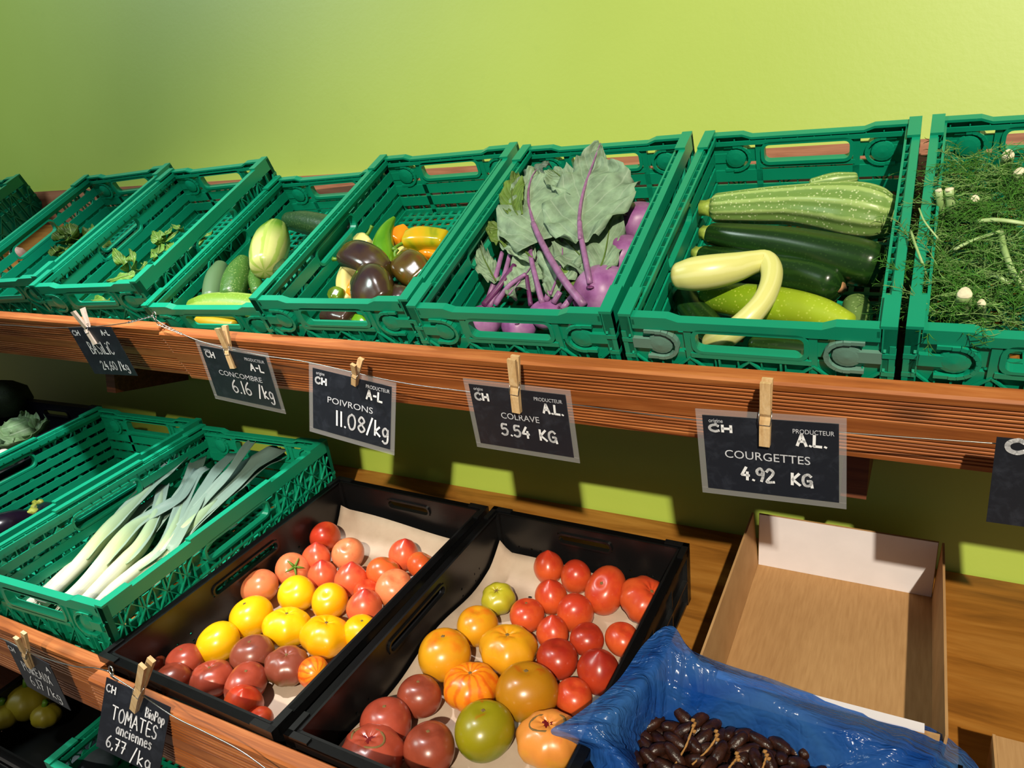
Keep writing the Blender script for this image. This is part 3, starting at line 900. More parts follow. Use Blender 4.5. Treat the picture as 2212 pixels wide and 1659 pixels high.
toms1 = [
 (703,1160,32,'red','egg',(.9,.2),None,'deep orange-red tomato at the back left corner, farthest from the front'),
 (684,1206,31,'plum','plum',(0,0),None,'red pointed tomato just in front of the hindmost tomato'),
 (752,1197,36,'pink','round',(.5,.3),None,'orange-pink round tomato casting a shadow on bare paper at the back'),
 (632,1231,37,'pink','round',(.5,.9),'calyx','orange tomato that still has its green calyx'),
 (697,1243,31,'plum','plum',(.1,0),None,'red pointed tomato right of the one with the calyx'),
 (561,1268,40,'pink','round',(.4,-.3),None,'pale orange-pink tomato by the left wall of its crate'),
 (758,1252,35,'plum','plum',(0,.1),None,'red pointed tomato with a vertical shine, middle of the back half'),
 (872,1198,33,'plum','plum',(.1,.2),None,'dark pink pointed tomato alone at the upper right near bare paper'),
 (909,1221,31,'greenred','round',(-.4,.4),None,'orange-green tomato half hidden by the right rim of its crate'),
 (829,1237,37,'greenred','round',(-.3,.3),None,'red tomato with a greenish shoulder near the right rim'),
 (852,1271,42,'pink','round',(.3,.4),None,'large orange-red tomato seen partly through the rim hand hole'),
 (792,1278,28,'red','round',(.2,.2),None,'small red tomato wedged behind the red heart-shaped one'),
 (641,1283,41,'yellow','round',(.6,-.1),None,'yellow tomato hindmost among the yellow ones'),
 (788,1312,38,'plum','plum',(.1,.1),None,'red heart-shaped tomato beside the yellow ones'),
 (712,1299,40,'gold','round',(.5,.2),None,'deep yellow tomato left of the red heart-shaped one'),
 (543,1332,46,'yellow','round',(.3,-.2),'scar','bright yellow tomato by the left paper edge with a tiny dark nick'),
 (620,1354,51,'yellow','beef',(-.05,0),'scar','big yellow tomato in the centre with a grey stem scar on top'),
 (703,1374,53,'gold','beef',(-.05,.1),'scar','biggest yellow tomato with a seam down its front'),
 (780,1366,40,'gold','round',(.1,.2),'scar','yellow tomato half hidden by the right rim'),
 (472,1387,45,'yellow','round',(.4,-.2),None,'yellow tomato nearest the front left, above the brown ones'),
 (546,1415,46,'purple','round',(.2,0),'scar','brown tomato below the big yellow one, with a bright shine'),
 (620,1438,48,'purple','beef',(.1,.1),'scar','purple-brown ribbed tomato with a green base'),
 (676,1452,33,'oblong','egg',(.5,1.15),None,'long orange and yellow streaked tomato against the right wall'),
 (458,1466,46,'brownred','beef',(.1,-.1),'scar','large lobed brownish red tomato behind the front rim'),
 (531,1478,47,'brownred','bi',(.1,.2),'scar','lobed brownish red tomato with a scar line, behind the bright red one'),
 (525,1522,42,'red','plum',(.2,.3),None,'bright red pointed tomato lying by the front rim'),
 (562,1554,28,'red','round',(.2,.1),None,'small orange-red tomato in the front right corner'),
 (325,1433,33,'brown','round',(.2,-.2),None,'small brown tomato in the front left corner'),
 (374,1468,39,'brown','round',(.1,-.2),None,'dark brown-green tomato touching the front rim'),
 (400,1428,39,'brownred','round',(.2,-.1),'scar','brownish red tomato left of the lowest yellow one'),
]
for x, y, r, m, k, tl, sc_, lab in toms1:
    tomato(lab, x, y, r, m, k, L, LH, TF, G1, tl, sc_)
toms2 = [
 (1185,1226,34,'red','plum',(.1,0),None,'red pointed tomato at the very back left against the back wall'),
 (1244,1246,34,'red','egg',(.3,.2),None,'red egg-shaped tomato second from the left along the back wall'),
 (1308,1275,48,'red','bi',(.75,0),'scar','orange-red tomato with two bulging lobes'),
 (1394,1298,56,'red','beef',(.2,.5),'scar','largest red tomato, in the back right corner with a scar line'),
 (1190,1289,36,'red','plum',(.2,0),None,'red pointed tomato right of the green star-scarred one'),
 (1076,1293,38,'green','beef',(.35,0),'star','small green-yellow tomato with a star-shaped scar'),
 (1242,1324,39,'red','egg',(.3,.1),None,'shiny orange-red tomato in front of the two-lobed one'),
 (1138,1329,39,'red','round',(.1,0),'scar','orange-red tomato between the green one and the shiny one'),
 (1031,1352,46,'amber','round',(.1,0),None,'yellow tomato with an orange top, in front of the green one'),
 (1194,1367,36,'red','plum',(.1,0),None,'red tomato in the middle of the crate, behind the dark red ones'),
 (1268,1381,38,'darkred','round',(.1,0),None,'dark red tomato touching the shiny one from the front'),
 (1344,1381,38,'red','round',(.2,.2),None,'red tomato by the right wall, below the largest red one'),
 (960,1414,59,'amber','round',(.1,0),'scar','large yellow-orange tomato by the left edge of the paper'),
 (1098,1403,62,'amber','beef',(.12,0),'scar','large ribbed yellow tomato with a cracked seam'),
 (1204,1423,46,'darkred','round',(.1,0),None,'dark red tomato right of the ribbed yellow one'),
 (1293,1450,47,'darkred','plum',(.2,.1),None,'dark red creased tomato near the blue bag'),
 (1018,1484,60,'striped','beef',(.12,0),'scar','orange tomato with red rays around its stem'),
 (1138,1494,67,'olive','round',(.08,0),'scar','large olive-orange tomato with a red top, right of the rayed one'),
 (906,1504,48,'brown','round',(.1,0),'scar','brown-red tomato left of the rayed orange one'),
 (1239,1506,42,'red','round',(.2,.1),None,'red tomato just above the tip of the blue bag'),
 (834,1563,57,'brownred','round',(.1,0),'scar','brown-red tomato against the left wall, in front of the brown one'),
 (1046,1578,66,'lime','round',(.08,0),'scar','large green-yellow tomato with a reddish top'),
 (1185,1597,68,'peach','beef',(.15,0),'split','pale peach ribbed tomato with a sunken scar under the bag tip'),
 (928,1617,58,'brown','round',(.1,0),'scar','brown-red tomato left of the large green one'),
 (803,1632,72,'brownred','beef',(.15,-.05),'split','brownish tomato with an open split, at the front left corner'),
]
for x, y, r, m, k, tl, sc_, lab in toms2:
    tomato(lab, x, y, r, m, k, L, LH, TF, G2_, tl, sc_)
# paper liners
def paper_mat():
    t = NT('beige_paper')
    v = t.coord()
    c = t.ramp(t.noise(v, 14, 4), [(.3, lin((182,160,140))), (.7, lin((200,180,160)))])
    t.set(c, .8, .2); t.bump(t.noise(v, 24, 3), .25, .004); return t.m
M['paper'] = paper_mat()
M['stain'] = flatmat('dark_spot', (34,28,26), .7)
def liner(Mx, Wd, Dp, backrise, siderise, label, spots, cut):
    rows = []
    for i in range(41):
        v = i/40; row = []
        for j in range(31):
            u = j/30
            x = .020+u*(Wd-.040); y = .020+v*(Dp-.040)
            z = .0088
            e = max(0, (v-.90)/.10)
            z += backrise*e**1.5*(1-.3*u)
            y -= backrise*.25*e
            f = max(0, (.07-u)/.07)
            z += siderise*f**1.4*(.7+.3*math.sin(v*14))
            z += .0012*math.sin(u*9+v*5)*math.sin(v*17) if e == 0 else .004*math.sin(u*6)*e
            row.append(Mx @ Vector((x, y, max(z, .0085))))
        rows.append(row)
    b = MB(); b.grid(rows)
    o = build('paper_liner', b, M['paper'], smooth=True)
    sm = o.modifiers.new('thickness', 'SOLIDIFY'); sm.thickness = .0006; sm.offset = 1
    tag(o, label, 'paper')
    for (px, py, a, bb) in spots:
        q = MB(); c = LH(px, py, .0105)
        q.lathe([(1, 0), (.8, .0004), (.1, .0005)], 10, lambda p: c+Vector((1,0,0))*(p.x*a)+DL*(p.y*bb)+NL*p.z, lambda r, z, th: (r*(1+.2*math.cos(2*th)), z))
        wpart('punched_spot', q, M['stain'], o)
liner(LM_(-1.310, .008, -1.4), .466, .702, .06, .008, 'beige paper lining the left black tomato crate', [(783,1135,.006,.008),(842,1158,.004,.004),(817,1155,.0016,.0016)], 0)
liner(LM_(-.823, .002, -.7), .466, .702, .03, .03, 'beige paper lining the right black tomato crate', [(1119,1239,.004,.004),(1145,1290,.004,.004),(869,1459,.005,.005)], 0)

# ================================================================== cardboard box, dates in the blue bag
def card_board():
    t = NT('brown_cardboard')
    v = t.coord('Object', (60, 6, 6))
    c = t.ramp(t.noise(v, 3, 4), [(.3, lin((166,126,82))), (.7, lin((180,140,94)))])
    t.set(c, .8, .2); return t.m
M['cardboard'] = card_board()
M['whitecard'] = plain('white_card', (222,216,220), .75, .03, 20)
BL, BR = LC(LH(1637, 1221, .003)), LC(LH(2008, 1286, .003))
FRb = LC(LH(2001, 1572, .10))
bx0, bx1, bv1 = BL[0], BR[0]+.004, (BL[1]+BR[1])/2
bv0 = FRb[1]-.036
def find_h(x, v, ytarget):
    lo, hi = 0, .3
    for _ in range(40):
        m = (lo+hi)/2
        if proj(L(x, v, m))[1] > ytarget: lo = m
        else: hi = m
    return m
bh = find_h(bx0, bv1, 1110)
r = thing('cardboard_box', 'empty shallow cardboard box with a white back panel', 'box', L((bx0+bx1)/2, bv0, 0))
F3 = lambda p: L(p[0], p[1], p[2])
T = .004
def bpart(name, a, c, mat, lab=None):
    b = MB(); b.mbox(F3, a, c); return wpart(name, b, mat, r, smooth=False, label=lab)
bpart('base', (bx0, bv0, .0005), (bx1, bv1, .0035), M['cardboard'])
bpart('back_panel', (bx0, bv1, .0005), (bx1, bv1+T, bh), M['cardboard'])
bpart('panel_lining', (bx0+.001, bv1-.0012, .0036), (bx1-.001, bv1-.0002, bh-.0005), M['whitecard'], 'white lining')
def skew(a, c, top_back, top_front, flare):
    b = MB()
    x0, v0, h0 = a; x1, v1 = c
    n = len(b.v)
    b.v += [L(x0, v0, h0), L(x1, v0, h0), L(x1, v1, h0), L(x0, v1, h0), L(x0+flare, v0, top_front), L(x1+flare, v0, top_front), L(x1+flare, v1, top_back), L(x0+flare, v1, top_back)]
    b.f += [(0,3,2,1),(4,5,6,7),(0,1,5,4),(1,2,6,5),(2,3,7,6),(3,0,4,7)]
    return b
wpart('side_panel', skew((bx0-T, bv0, .0005), (bx0, bv1+T), bh-.002, bh*.97, -.012), M['cardboard'], r, smooth=False)
wpart('side_panel', skew((bx1, bv0, .0005), (bx1+T, bv1+T), bh-.002, bh*.97, .006), M['cardboard'], r, smooth=False)
b = MB(); b.mbox(F3, (bx0, bv0, .0005), (bx1, bv0+T, bh*.93)); wpart('front_panel', b, M['cardboard'], r, smooth=False)
b = MB(); b.mbox(F3, (bx0+.02, bv0-.002, bh*.93), (bx1-.02, bv0+.014, bh*.93+.003)); wpart('folded_flap', b, M['whitecard'], r, smooth=False, label='white folded flap')
# second box at the right edge
c0 = LC(LH(2150, 1590, .09)); 
r = thing('cardboard_box', 'brown cardboard box cut by the bottom right corner', 'box', L(c0[0]+.15, c0[1]-.3, 0))
x0, v1 = c0[0], c0[1]
bpart('base', (x0, v1-.35, .0005), (x0+.3, v1, .004), M['cardboard'])
bpart('back_panel', (x0, v1-T, .0005), (x0+.3, v1, .09), M['cardboard'])
bpart('side_panel', (x0-T, v1-.35, .0005), (x0, v1, .093), M['cardboard'])
bpart('side_panel', (x0+.3, v1-.35, .0005), (x0+.3+T, v1, .093), M['cardboard'])
bpart('top_flap', (x0, v1-.35, .0905), (x0+.3, v1-.002, .0935), M['cardboard'])
# dates crate, bag, dates
def film():
    t = NT('blue_plastic_film')
    v = t.coord()
    n = t.noise(v, 7, 3, .5, .6)
    c = t.ramp(n, [(.3, lin((30,98,205))), (.7, lin((84,150,228)))])
    t.set(c, .2, .6)
    vs = t.coord('Object', (12, 46, 12), (.3, .2, .5))
    w1 = t.math('ABSOLUTE', t.math('SUBTRACT', t.noise(vs, 1.0, 3, .55, .8), .5))
    w2 = t.math('ABSOLUTE', t.math('SUBTRACT', t.noise(v, 16, 2, .5, .9), .5))
    t.bump(t.math('ADD', w1, t.math('MULTIPLY', w2, .8)), .6, .02)
    tr = t.n('ShaderNodeBsdfTransparent'); tr.inputs[0].default_value = lin((165,198,240))
    tl = t.n('ShaderNodeBsdfTranslucent'); tl.inputs[0].default_value = lin((60,130,225))
    m1 = t.n('ShaderNodeMixShader'); m1.inputs[0].default_value = .35
    t.l(t.b.outputs[0], m1.inputs[1]); t.l(tl.outputs[0], m1.inputs[2])
    m2 = t.n('ShaderNodeMixShader'); m2.inputs[0].default_value = .5
    t.l(tr.outputs[0], m2.inputs[1]); t.l(m1.outputs[0], m2.inputs[2]); t.l(m2.outputs[0], t.out.inputs[0])
    return t.m
M['film'] = film()
HD = .16        # height of the bag ridge above the shelf
dx0, dx1, dv0, dv1 = -.335, .13, -.02, .345
r = thing('date_crate', 'low black crate under the blue bag, almost hidden', 'crate', L((dx0+dx1)/2, dv0, 0))
def dpart(name, a, c):
    b = MB(); b.mbox(lambda p: L(p[0], p[1], p[2]), a, c); wpart(name, b, M['black'], r, smooth=False)
dpart('base', (dx0, dv0, .001), (dx1, dv1, .006))
for a, c in (((dx0, dv0, .001), (dx0+.006, dv1, .115)), ((dx1-.006, dv0, .001), (dx1, dv1, .115))): dpart('side_wall', a, c)
for a, c in (((dx0, dv0, .001), (dx1, dv0+.006, .115)), ((dx0, dv1-.006, .001), (dx1, dv1, .115))): dpart('end_wall', a, c)
outer = [(1330,1760,.12),(1262,1622,.125),(1190,1582,.165),(1240,1547,.165),(1330,1475,.165),(1396,1385,.17),(1452,1352,.185),(1500,1408,.16),(1640,1458,.135),(1850,1530,.125),(2010,1572,.11),(2112,1655,.09),(2160,1760,.08)]
ridge = [(1400,1760,.15),(1345,1640,.16),(1300,1590,.17),(1330,1545,.175),(1385,1490,.175),(1428,1430,.18),(1470,1418,.18),(1540,1455,.165),(1670,1515,.155),(1840,1582,.15),(1960,1632,.145),(2030,1690,.13),(2080,1780,.12)]
inner = [(1440,1760,.10),(1378,1650,.10),(1378,1610,.10),(1388,1580,.10),(1405,1562,.10),(1425,1552,.10),(1462,1546,.10),(1525,1550,.10),(1625,1575,.10),(1725,1622,.10),(1800,1690,.10),(1860,1760,.10),(1900,1830,.10)]
NB = 120
rows = []
So, Sr, Si = spline(outer, NB), spline(ridge, NB), spline(inner, NB)
for i in range(NB):
    o_, r_, n_ = LH(*So[i]), LH(*Sr[i]), LH(*Si[i])
    low = n_-NL*.055
    row = []
    for j, q in enumerate(spline([o_, r_, n_, low], 26)):
        p = Vector(q); f = j/25
        w = noise.noise(Vector((i*.23, f*1.2, 3)))*.007+noise.noise(Vector((i*.55, f*3.1+i*.06, 9)))*.005
        p += (NL*.8+Vector((.3, -.5, 0)))*w*(1 if 0 < j < 25 else .5)
        row.append(p)
    rows.append(row)
b = MB(); b.grid(rows)
bag = build('plastic_bag', b, M['film'], smooth=True)
tag(bag, 'crumpled translucent blue plastic bag lining the crate of dates', 'bag')
def date_mat():
    t = NT('date_skin')
    v = t.coord('Object')
    c = t.ramp(t.noise(v, 60, 4), [(.3, lin((26,12,8))), (.6, lin((50,24,14))), (.8, lin((80,42,22)))])
    t.set(c, .34, .35); t.bump(t.noise(v, 160, 3), .5, .002); return t.m
M['date'] = date_mat()
b = MB()
b.tube([Vector((0, 0, -.021)), Vector((0, 0, -.0195)), Vector((0, 0, -.013)), Vector((0, .0006, 0)), Vector((0, .0008, .013)), Vector((0, 0, .0195)), Vector((0, 0, .021))], [.0025, .0052, .0088, .0102, .0088, .0052, .0022], 14, 5, .04)
d0 = build('date', b, M['date'], None, local=True, smooth=True)
tag(d0, 'dark brown shiny date in the heap inside the blue bag', 'date', 'dates in the blue bag')
rd = random.Random(5)
first = True
for i in range(17):
    for j in range(24):
        lay = j//12
        x = -.318+.0245*i+rd.uniform(-.005, .005)+(j % 2)*.012; v = .035+.0235*(j % 12)+rd.uniform(-.005, .005)+.011*lay
        P = L(x, v, .078+.017*lay+.010*math.sin(x*9+1.4)*math.sin(v*11)+rd.uniform(-.004, .006))
        px, py = proj(P)
        if py > 1705 or px > 1850: continue
        o = d0 if first else d0.copy()
        if not first: COL.objects.link(o)
        first = False
        o.matrix_world = Matrix.Translation(P) @ Matrix.Rotation(rd.uniform(0, 6.28), 4, NL) @ Matrix.Rotation(PI/2+rd.uniform(-.35, .35), 4, 'X') @ Matrix.Rotation(rd.uniform(0, 6), 4, 'Z')
M['twig'] = plain('date_twig', (150,104,48), .7, .25, 200)
for px, lab in (([(1502,1560),(1490,1590),(1480,1615),(1458,1652)], 'date twig leftmost of those on the heap, tall with a knobby tip'),
            ([(1552,1584),(1540,1605),(1524,1625),(1495,1652)], 'forked date twig second from the left on the heap'),
            ([(1597,1632),(1585,1646),(1572,1662)], 'short date twig third from the left on the heap'),
            ([(1658,1628),(1652,1645),(1645,1668)], 'pale upright date twig nearest the right of the heap')):
    P = [LH(x, y, .125-.010*i) for i, (x, y) in enumerate(px)]
    b = MB(); b.tube([Vector(p) for p in spline(P, 14)], [.0026]+[.0016+.0004*math.sin(i*2.1) for i in range(13)], 7)
    for k in (0, 1, 2):
        c = P[0].lerp(P[1], .35*k)+Vector((.004*(k-1), 0, .002))
        b.tube([c+Vector((-.003, 0, -.002)), c, c+Vector((.003, .001, .002))], [.001, .0034, .001], 7)
    tag(build('date_twig', b, M['twig'], smooth=True), lab, 'twig', 'twigs among the dates')

# ================================================================== long vegetables
def veg_mat(name, base, dark=None, stripes=0, stripe_c=None, specks=None, sp_amt=.6, rough=.3, end=None, mottled=.25, bump=0, soft=.4, ramp=None):
    """UV: x round the fruit, y along it (metres)"""
    t = NT(name)
    uv = t.n('ShaderNodeTexCoord'); sx = t.n('ShaderNodeSeparateXYZ'); t.l(uv.outputs['UV'], sx.inputs[0])
    v = t.coord('Object')
    n1 = t.noise(v, 22, 4)
    c = t.mix(t.math('MULTIPLY', n1, mottled*2), lin(base), lin(dark if dark else tuple(x*.6 for x in base)))
    if ramp:
        rr = t.ramp(t.math('MULTIPLY', sx.outputs['Y'], 1/ramp[0]), [(p, lin(q)) for p, q in ramp[1]])
        c = t.mix(t.math('MULTIPLY', n1, mottled*1.3), rr, lin(dark if dark else tuple(x*.6 for x in base)))
    if stripes:
        w = t.math('SINE', t.math('ADD', t.math('MULTIPLY', sx.outputs['X'], 2*PI*stripes), t.math('MULTIPLY', t.noise(v, 30, 3), 2.2)))
        c = t.mix(t.ramp(w, [(.5-soft/2, (0,0,0,1)), (.5+soft/2, (1,1,1,1))]), c, lin(stripe_c))
    if specks:
        mp = t.n('ShaderNodeMapping'); mp.inputs['Scale'].default_value = (1, 2.4, 1)
        vk = t.n('ShaderNodeTexVoronoi'); vk.inputs['Scale'].default_value = 150
        t.l(v, vk.inputs['Vector'])
        c = t.mix(t.math('MULTIPLY', t.ramp(vk.outputs['Distance'], [(.16, (1,1,1,1)), (.30, (0,0,0,1))]), sp_amt), c, lin(specks))
    t.set(c, rough, .5)
    if bump: t.bump(t.noise(v, 90, 3), bump, .004)
    return t.m
M['marrow'] = veg_mat('striped_marrow', (118,150,76), (90,124,58), 10, (158,184,108), (206,218,166), .75, .36, soft=.7)
M['zuc'] = veg_mat('dark_courgette', (26,54,18), (16,38,12), 10, (32,62,20), (60,92,40), .25, .26, soft=.8)
M['zuclime'] = veg_mat('lime_courgette', (146,172,30), (112,148,26), 0, None, (196,210,90), .5, .3, ramp=(.26, [(0, (74,112,24)), (.35, (128,158,24)), (1, (170,188,44))]))
M['pale'] = veg_mat('pale_squash', (214,212,132), (196,196,104), 8, (220,218,146), None, 0, .34, mottled=.15, soft=.8)
M['zucgrey'] = veg_mat('grey_courgette', (98,124,64), (76,104,50), 0, None, (160,180,120), .6, .35)
M['cuc'] = veg_mat('dark_cucumber', (34,66,34), (24,50,26), 0, None, (90,120,70), .4, .34, bump=.3)
M['cucmid'] = veg_mat('mid_green_cucumber', (64,104,40), (48,84,32), 0, None, (150,170,100), .45, .34, bump=.3)
M['cucgrey'] = veg_mat('grey_green_cucumber', (84,112,76), (64,94,56), 0, None, None, 0, .36)
M['cucstripe'] = veg_mat('striped_cucumber', (74,120,20), (58,100,18), 7, (150,172,78), None, 0, .3, mottled=.2, soft=.35, ramp=(.15, [(0, (58,110,16)), (.45, (96,140,28)), (1, (196,198,124))]))
M['cucpale'] = veg_mat('pale_green_cucumber', (112,148,46), (96,134,38), 5, (142,170,76), (180,196,110), .4, .36, mottled=.25, soft=.5)
M['cucyellow'] = veg_mat('yellow_cucumber', (196,158,30), (170,140,30), 0, None, None, 0, .4)
M['stemlime'] = plain('lime_stem', (150,172,70), .5, .2, 120)
M['bscar'] = plain('blossom_scar', (168,124,84), .8, .2, 150)
M['pepstem'] = plain('pepper_stem', (92,136,34), .4, .2, 80)
def veg(name, label, cat, pts, mat, HF=UH, seg=28, lobes=0, amp=0, ends=(.6, .6), n=26, group=None, squash=1.0):
    """pts: (px, py, h, rpx); rounded ends; returns object and end frames"""
    W_ = []
    for px, py, h, rp in pts:
        P = HF(px, py, h); W_.append((P.x, P.y, P.z, rp*mpx(P)))
    S = spline(W_, n)
    P = [Vector(s[:3]) for s in S]; R = [max(s[3], .001) for s in S]
    d0 = (P[0]-P[1]).normalized(); d1 = (P[-1]-P[-2]).normalized()
    pre = []; post = []
    for k in range(1, 6):
        a = k/5*PI/2*.97
        pre.append((P[0]+d0*(R[0]*ends[0]*math.sin(a)), R[0]*math.cos(a)))
        post.append((P[-1]+d1*(R[-1]*ends[1]*math.sin(a)), R[-1]*math.cos(a)))
    PP = [p for p, _ in pre[::-1]]+P+[p for p, _ in post]
    RR = [q for _, q in pre[::-1]]+R+[q for _, q in post]
    b = MB(); b.tube(PP, RR, seg, lobes, amp)
    o = build(name, b, mat, smooth=True)
    tag(o, label, cat, group)
    return o, (PP[0], d0, R[0]), (PP[-1], d1, R[-1])
def stub(o, end, length, rad, mat, name='stem', lobes=5, flare=1.25, bend=(0, 0, 0)):
    P, d, R = end
    b = MB(); q = Vector(bend)
    b.tube([P-d*.004, P+d*length*.4+q*.3, P+d*length+q], [rad*flare, rad, rad*1.05], 12, lobes, .12)
    return wpart(name, b, mat, o)
GC = 'courgettes and squashes in the crate with scraped latches'
o, a, e = veg('marrow', 'big pale green striped marrow across the back of the courgette crate', 'courgette', [(1550,449,.11,30),(1640,445,.112,37),(1710,443,.114,41),(1780,447,.116,50),(1845,455,.118,58),(1890,463,.116,55),(1914,467,.114,45)], M['marrow'], lobes=10, amp=.05, group=GC, seg=50)
stub(o, a, .018, .014, M['stemlime']); stub(o, e, .002, .014, M['bscar'], 'blossom_scar', 3)
o, a, e = veg('courgette', 'long dark green courgette lying just in front of the striped marrow', 'courgette', [(1540,506,.085,24),(1610,518,.088,33),(1700,532,.09,41),(1790,552,.09,48),(1860,568,.09,50),(1885,574,.09,47)], M['zuc'], lobes=6, amp=.02, group=GC)
stub(o, a, .012, .012, M['stemlime'])
o, a, e = veg('courgette', 'dark green courgette with a round brown blossom scar', 'courgette', [(1520,551,.06,20),(1590,570,.062,33),(1680,590,.064,42),(1750,602,.066,45),(1795,615,.068,43)], M['zuc'], lobes=6, amp=.02, group=GC)
stub(o, a, .012, .011, M['stemlime']); stub(o, (e[0], (e[1]+Vector((0,-.5,.1))).normalized(), e[2]), .001, .009, M['bscar'], 'blossom_scar', 3)
o, a, e = veg('courgette', 'yellow-lime courgette under the pale hooked squash', 'courgette', [(1530,640,.055,30),(1600,650,.058,38),(1690,663,.06,42),(1770,680,.06,38),(1830,700,.06,26)], M['zuclime'], group=GC)
o, a, e = veg('hooked_squash', 'pale yellow squash bent like a hook, on top of the courgettes', 'squash', [(1468,596,.125,30),(1500,592,.128,37),(1545,586,.128,37),(1590,577,.126,32),(1630,566,.124,25),(1655,564,.122,23),(1667,585,.12,23),(1663,618,.118,22.5),(1645,655,.112,23),(1612,692,.10,25),(1575,722,.08,26),(1540,742,.05,26)], M['pale'], n=50, group=GC)
o, a, e = veg('courgette', 'small grey-green courgette end beside the right wall of the crate', 'courgette', [(1848,655,.05,26),(1852,675,.05,30),(1850,710,.045,31)], M['zucgrey'], ends=(.25, .6), group=GC)
o, a, e = veg('courgette', 'slim light green courgette at the very back behind the marrow', 'courgette', [(1755,397,.13,12),(1800,390,.13,17),(1845,385,.128,13)], M['marrow'], group=GC)
o, a, e = veg('courgette', 'dark courgette at the left, below the hooked squash', 'courgette', [(1480,640,.04,26),(1500,672,.04,32),(1530,705,.035,32),(1560,728,.03,28)], M['zuc'], group=GC)
o, a, e = veg('courgette', 'dark courgette seen low through the front hand hole', 'courgette', [(1630,748,.03,24),(1700,756,.03,28),(1790,768,.03,24)], M['zuc'], group=GC)

GK = 'cucumbers in the shallow green crate'
o, a, e = veg('cucumber', 'dark cucumber lying across the back of the cucumber crate', 'cucumber', [(625,477,.075,19),(660,481,.077,25),(700,490,.077,27),(760,505,.075,26)], M['cuc'], group=GK); stub(o, a, .004, .006, M['bscar'], 'blossom_scar', 3)
o, a, e = veg('cucumber', 'fat cucumber striped lime and cream, standing on end', 'cucumber', [(596,497,.085,26),(588,520,.088,38),(580,548,.09,40),(574,574,.088,34)], M['cucstripe'], group=GK)
o, a, e = veg('cucumber', 'greyish cucumber leftmost of the upright pair', 'cucumber', [(477,577,.07,16),(468,598,.07,22),(462,622,.065,23),(458,645,.06,21)], M['cucgrey'], group=GK)
o, a, e = veg('cucumber', 'green speckled cucumber between the grey one and the striped one', 'cucumber', [(525,566,.075,17),(516,588,.075,26),(508,612,.07,29),(502,640,.062,27)], M['cucmid'], group=GK); stub(o, a, .006, .006, M['bscar'], 'blossom_scar', 3)
o, a, e = veg('cucumber', 'thin sliver of a green cucumber below the striped one', 'cucumber', [(545,590,.06,12),(552,610,.058,15),(556,630,.055,13)], M['cucmid'], group=GK)
o, a, e = veg('cucumber', 'blackish cucumber end right of the striped one', 'cucumber', [(604,574,.07,18),(616,592,.068,22),(640,600,.065,22)], M['cuc'], group=GK)
o, a, e = veg('cucumber', 'long pale green cucumber lying along the front of the crate', 'cucumber', [(420,664,.05,20),(450,662,.052,28),(500,662,.052,31),(550,666,.05,30),(600,674,.048,28)], M['cucpale'], group=GK)
o, a, e = veg('cucumber', 'yellow cucumber low at the front, above the CONCOMBRE peg', 'cucumber', [(430,694,.03,12),(465,699,.03,15),(505,704,.03,13)], M['cucyellow'], group=GK)

# peppers
def pep_mat(name, a, b_, rough=.18, hi=None, scale=14):
    t = NT(name); v = t.coord('Object')
    st = [(.30, lin(a)), (.52, lin(b_))]
    if hi: st.append((.62, lin(hi)))
    c = t.ramp(t.noise(v, scale, 3, .5, .4), st)
    t.set(c, rough, .5, **{'Coat Weight': .4, 'Coat Roughness': .08}); return t.m
M['pdark'] = pep_mat('dark_purple_pepper', (44,28,34), (62,44,30), .2, (74,66,20))
M['polive'] = pep_mat('brown_olive_pepper', (74,46,18), (86,70,16), .2, (110,60,20))
M['pgreen'] = pep_mat('green_pepper', (74,132,20), (96,150,26))
M['pgreendark'] = pep_mat('dark_green_pepper', (64,80,22), (98,128,30))
M['pyellow'] = pep_mat('yellow_green_pepper', (226,164,18), (180,168,20), .18, (92,132,24), 12)
M['porange'] = pep_mat('orange_pepper', (238,120,20), (240,150,24))
M['ppale'] = pep_mat('pale_yellow_pepper', (214,208,110), (226,218,140))
GP = 'peppers in the pepper crate'
def pepper(label, pts, mat, stem=None, lobes=4, amp=.085, ends=(.3, .4), flip=False):
    o, a, e = veg('pepper', label, 'pepper', pts, mat, lobes=lobes, amp=amp, ends=ends, group=GP, n=18)
    if stem:
        P = [UH(x, y, h) for x, y, h in stem]
        b = MB(); S = [Vector(q) for q in spline(P, 9)]
        b.tube(S, [.011, .008, .0055, .0045, .004, .004, .004, .0045, .0055], 9, 5, .08)
        wpart('stem', b, M['pepstem'], o)
    return o
pepper('purple-black pepper with a green stem pointing left', [(752,555,.10,30),(768,558,.10,37),(790,566,.098,40),(812,578,.095,38),(832,590,.09,28)], M['pdark'], [(745,557,.108),(733,560,.11),(719,560,.112)])
pepper('largest dark pepper, in front of the one with the left-pointing stem', [(790,606,.09,36),(806,620,.09,48),(818,640,.085,48),(828,660,.08,38)], M['pdark'], [(786,598,.11),(778,592,.118),(770,590,.124)], lobes=3, amp=.11)
pepper('brown-olive pepper with a curled pale stem, by the right wall', [(872,568,.09,28),(884,578,.09,39),(900,592,.088,42),(914,606,.085,34)], M['polive'], [(868,566,.096),(858,560,.10),(853,548,.105),(858,538,.11)])
pepper('small dark pepper at the right front corner of the pepper crate', [(850,636,.08,22),(868,645,.08,27),(884,650,.078,24)], M['pdark'])
pepper('pointed bright green pepper standing tip up', [(838,588,.075,18),(832,560,.085,26),(828,530,.10,24),(832,505,.112,18),(842,484,.122,11),(852,470,.128,4)], M['pgreen'], lobes=3, amp=.03, ends=(.5, .3))
pepper('orange pepper behind the green pointed one', [(852,520,.09,16),(862,508,.092,19),(876,498,.092,15)], M['porange'])
pepper('yellow pepper with a green back, lying at the back of the pepper crate', [(884,522,.095,25),(905,519,.097,28),(935,520,.096,27),(962,522,.094,24)], M['pyellow'], [(880,522,.10),(870,526,.105),(858,532,.11),(850,540,.112)])
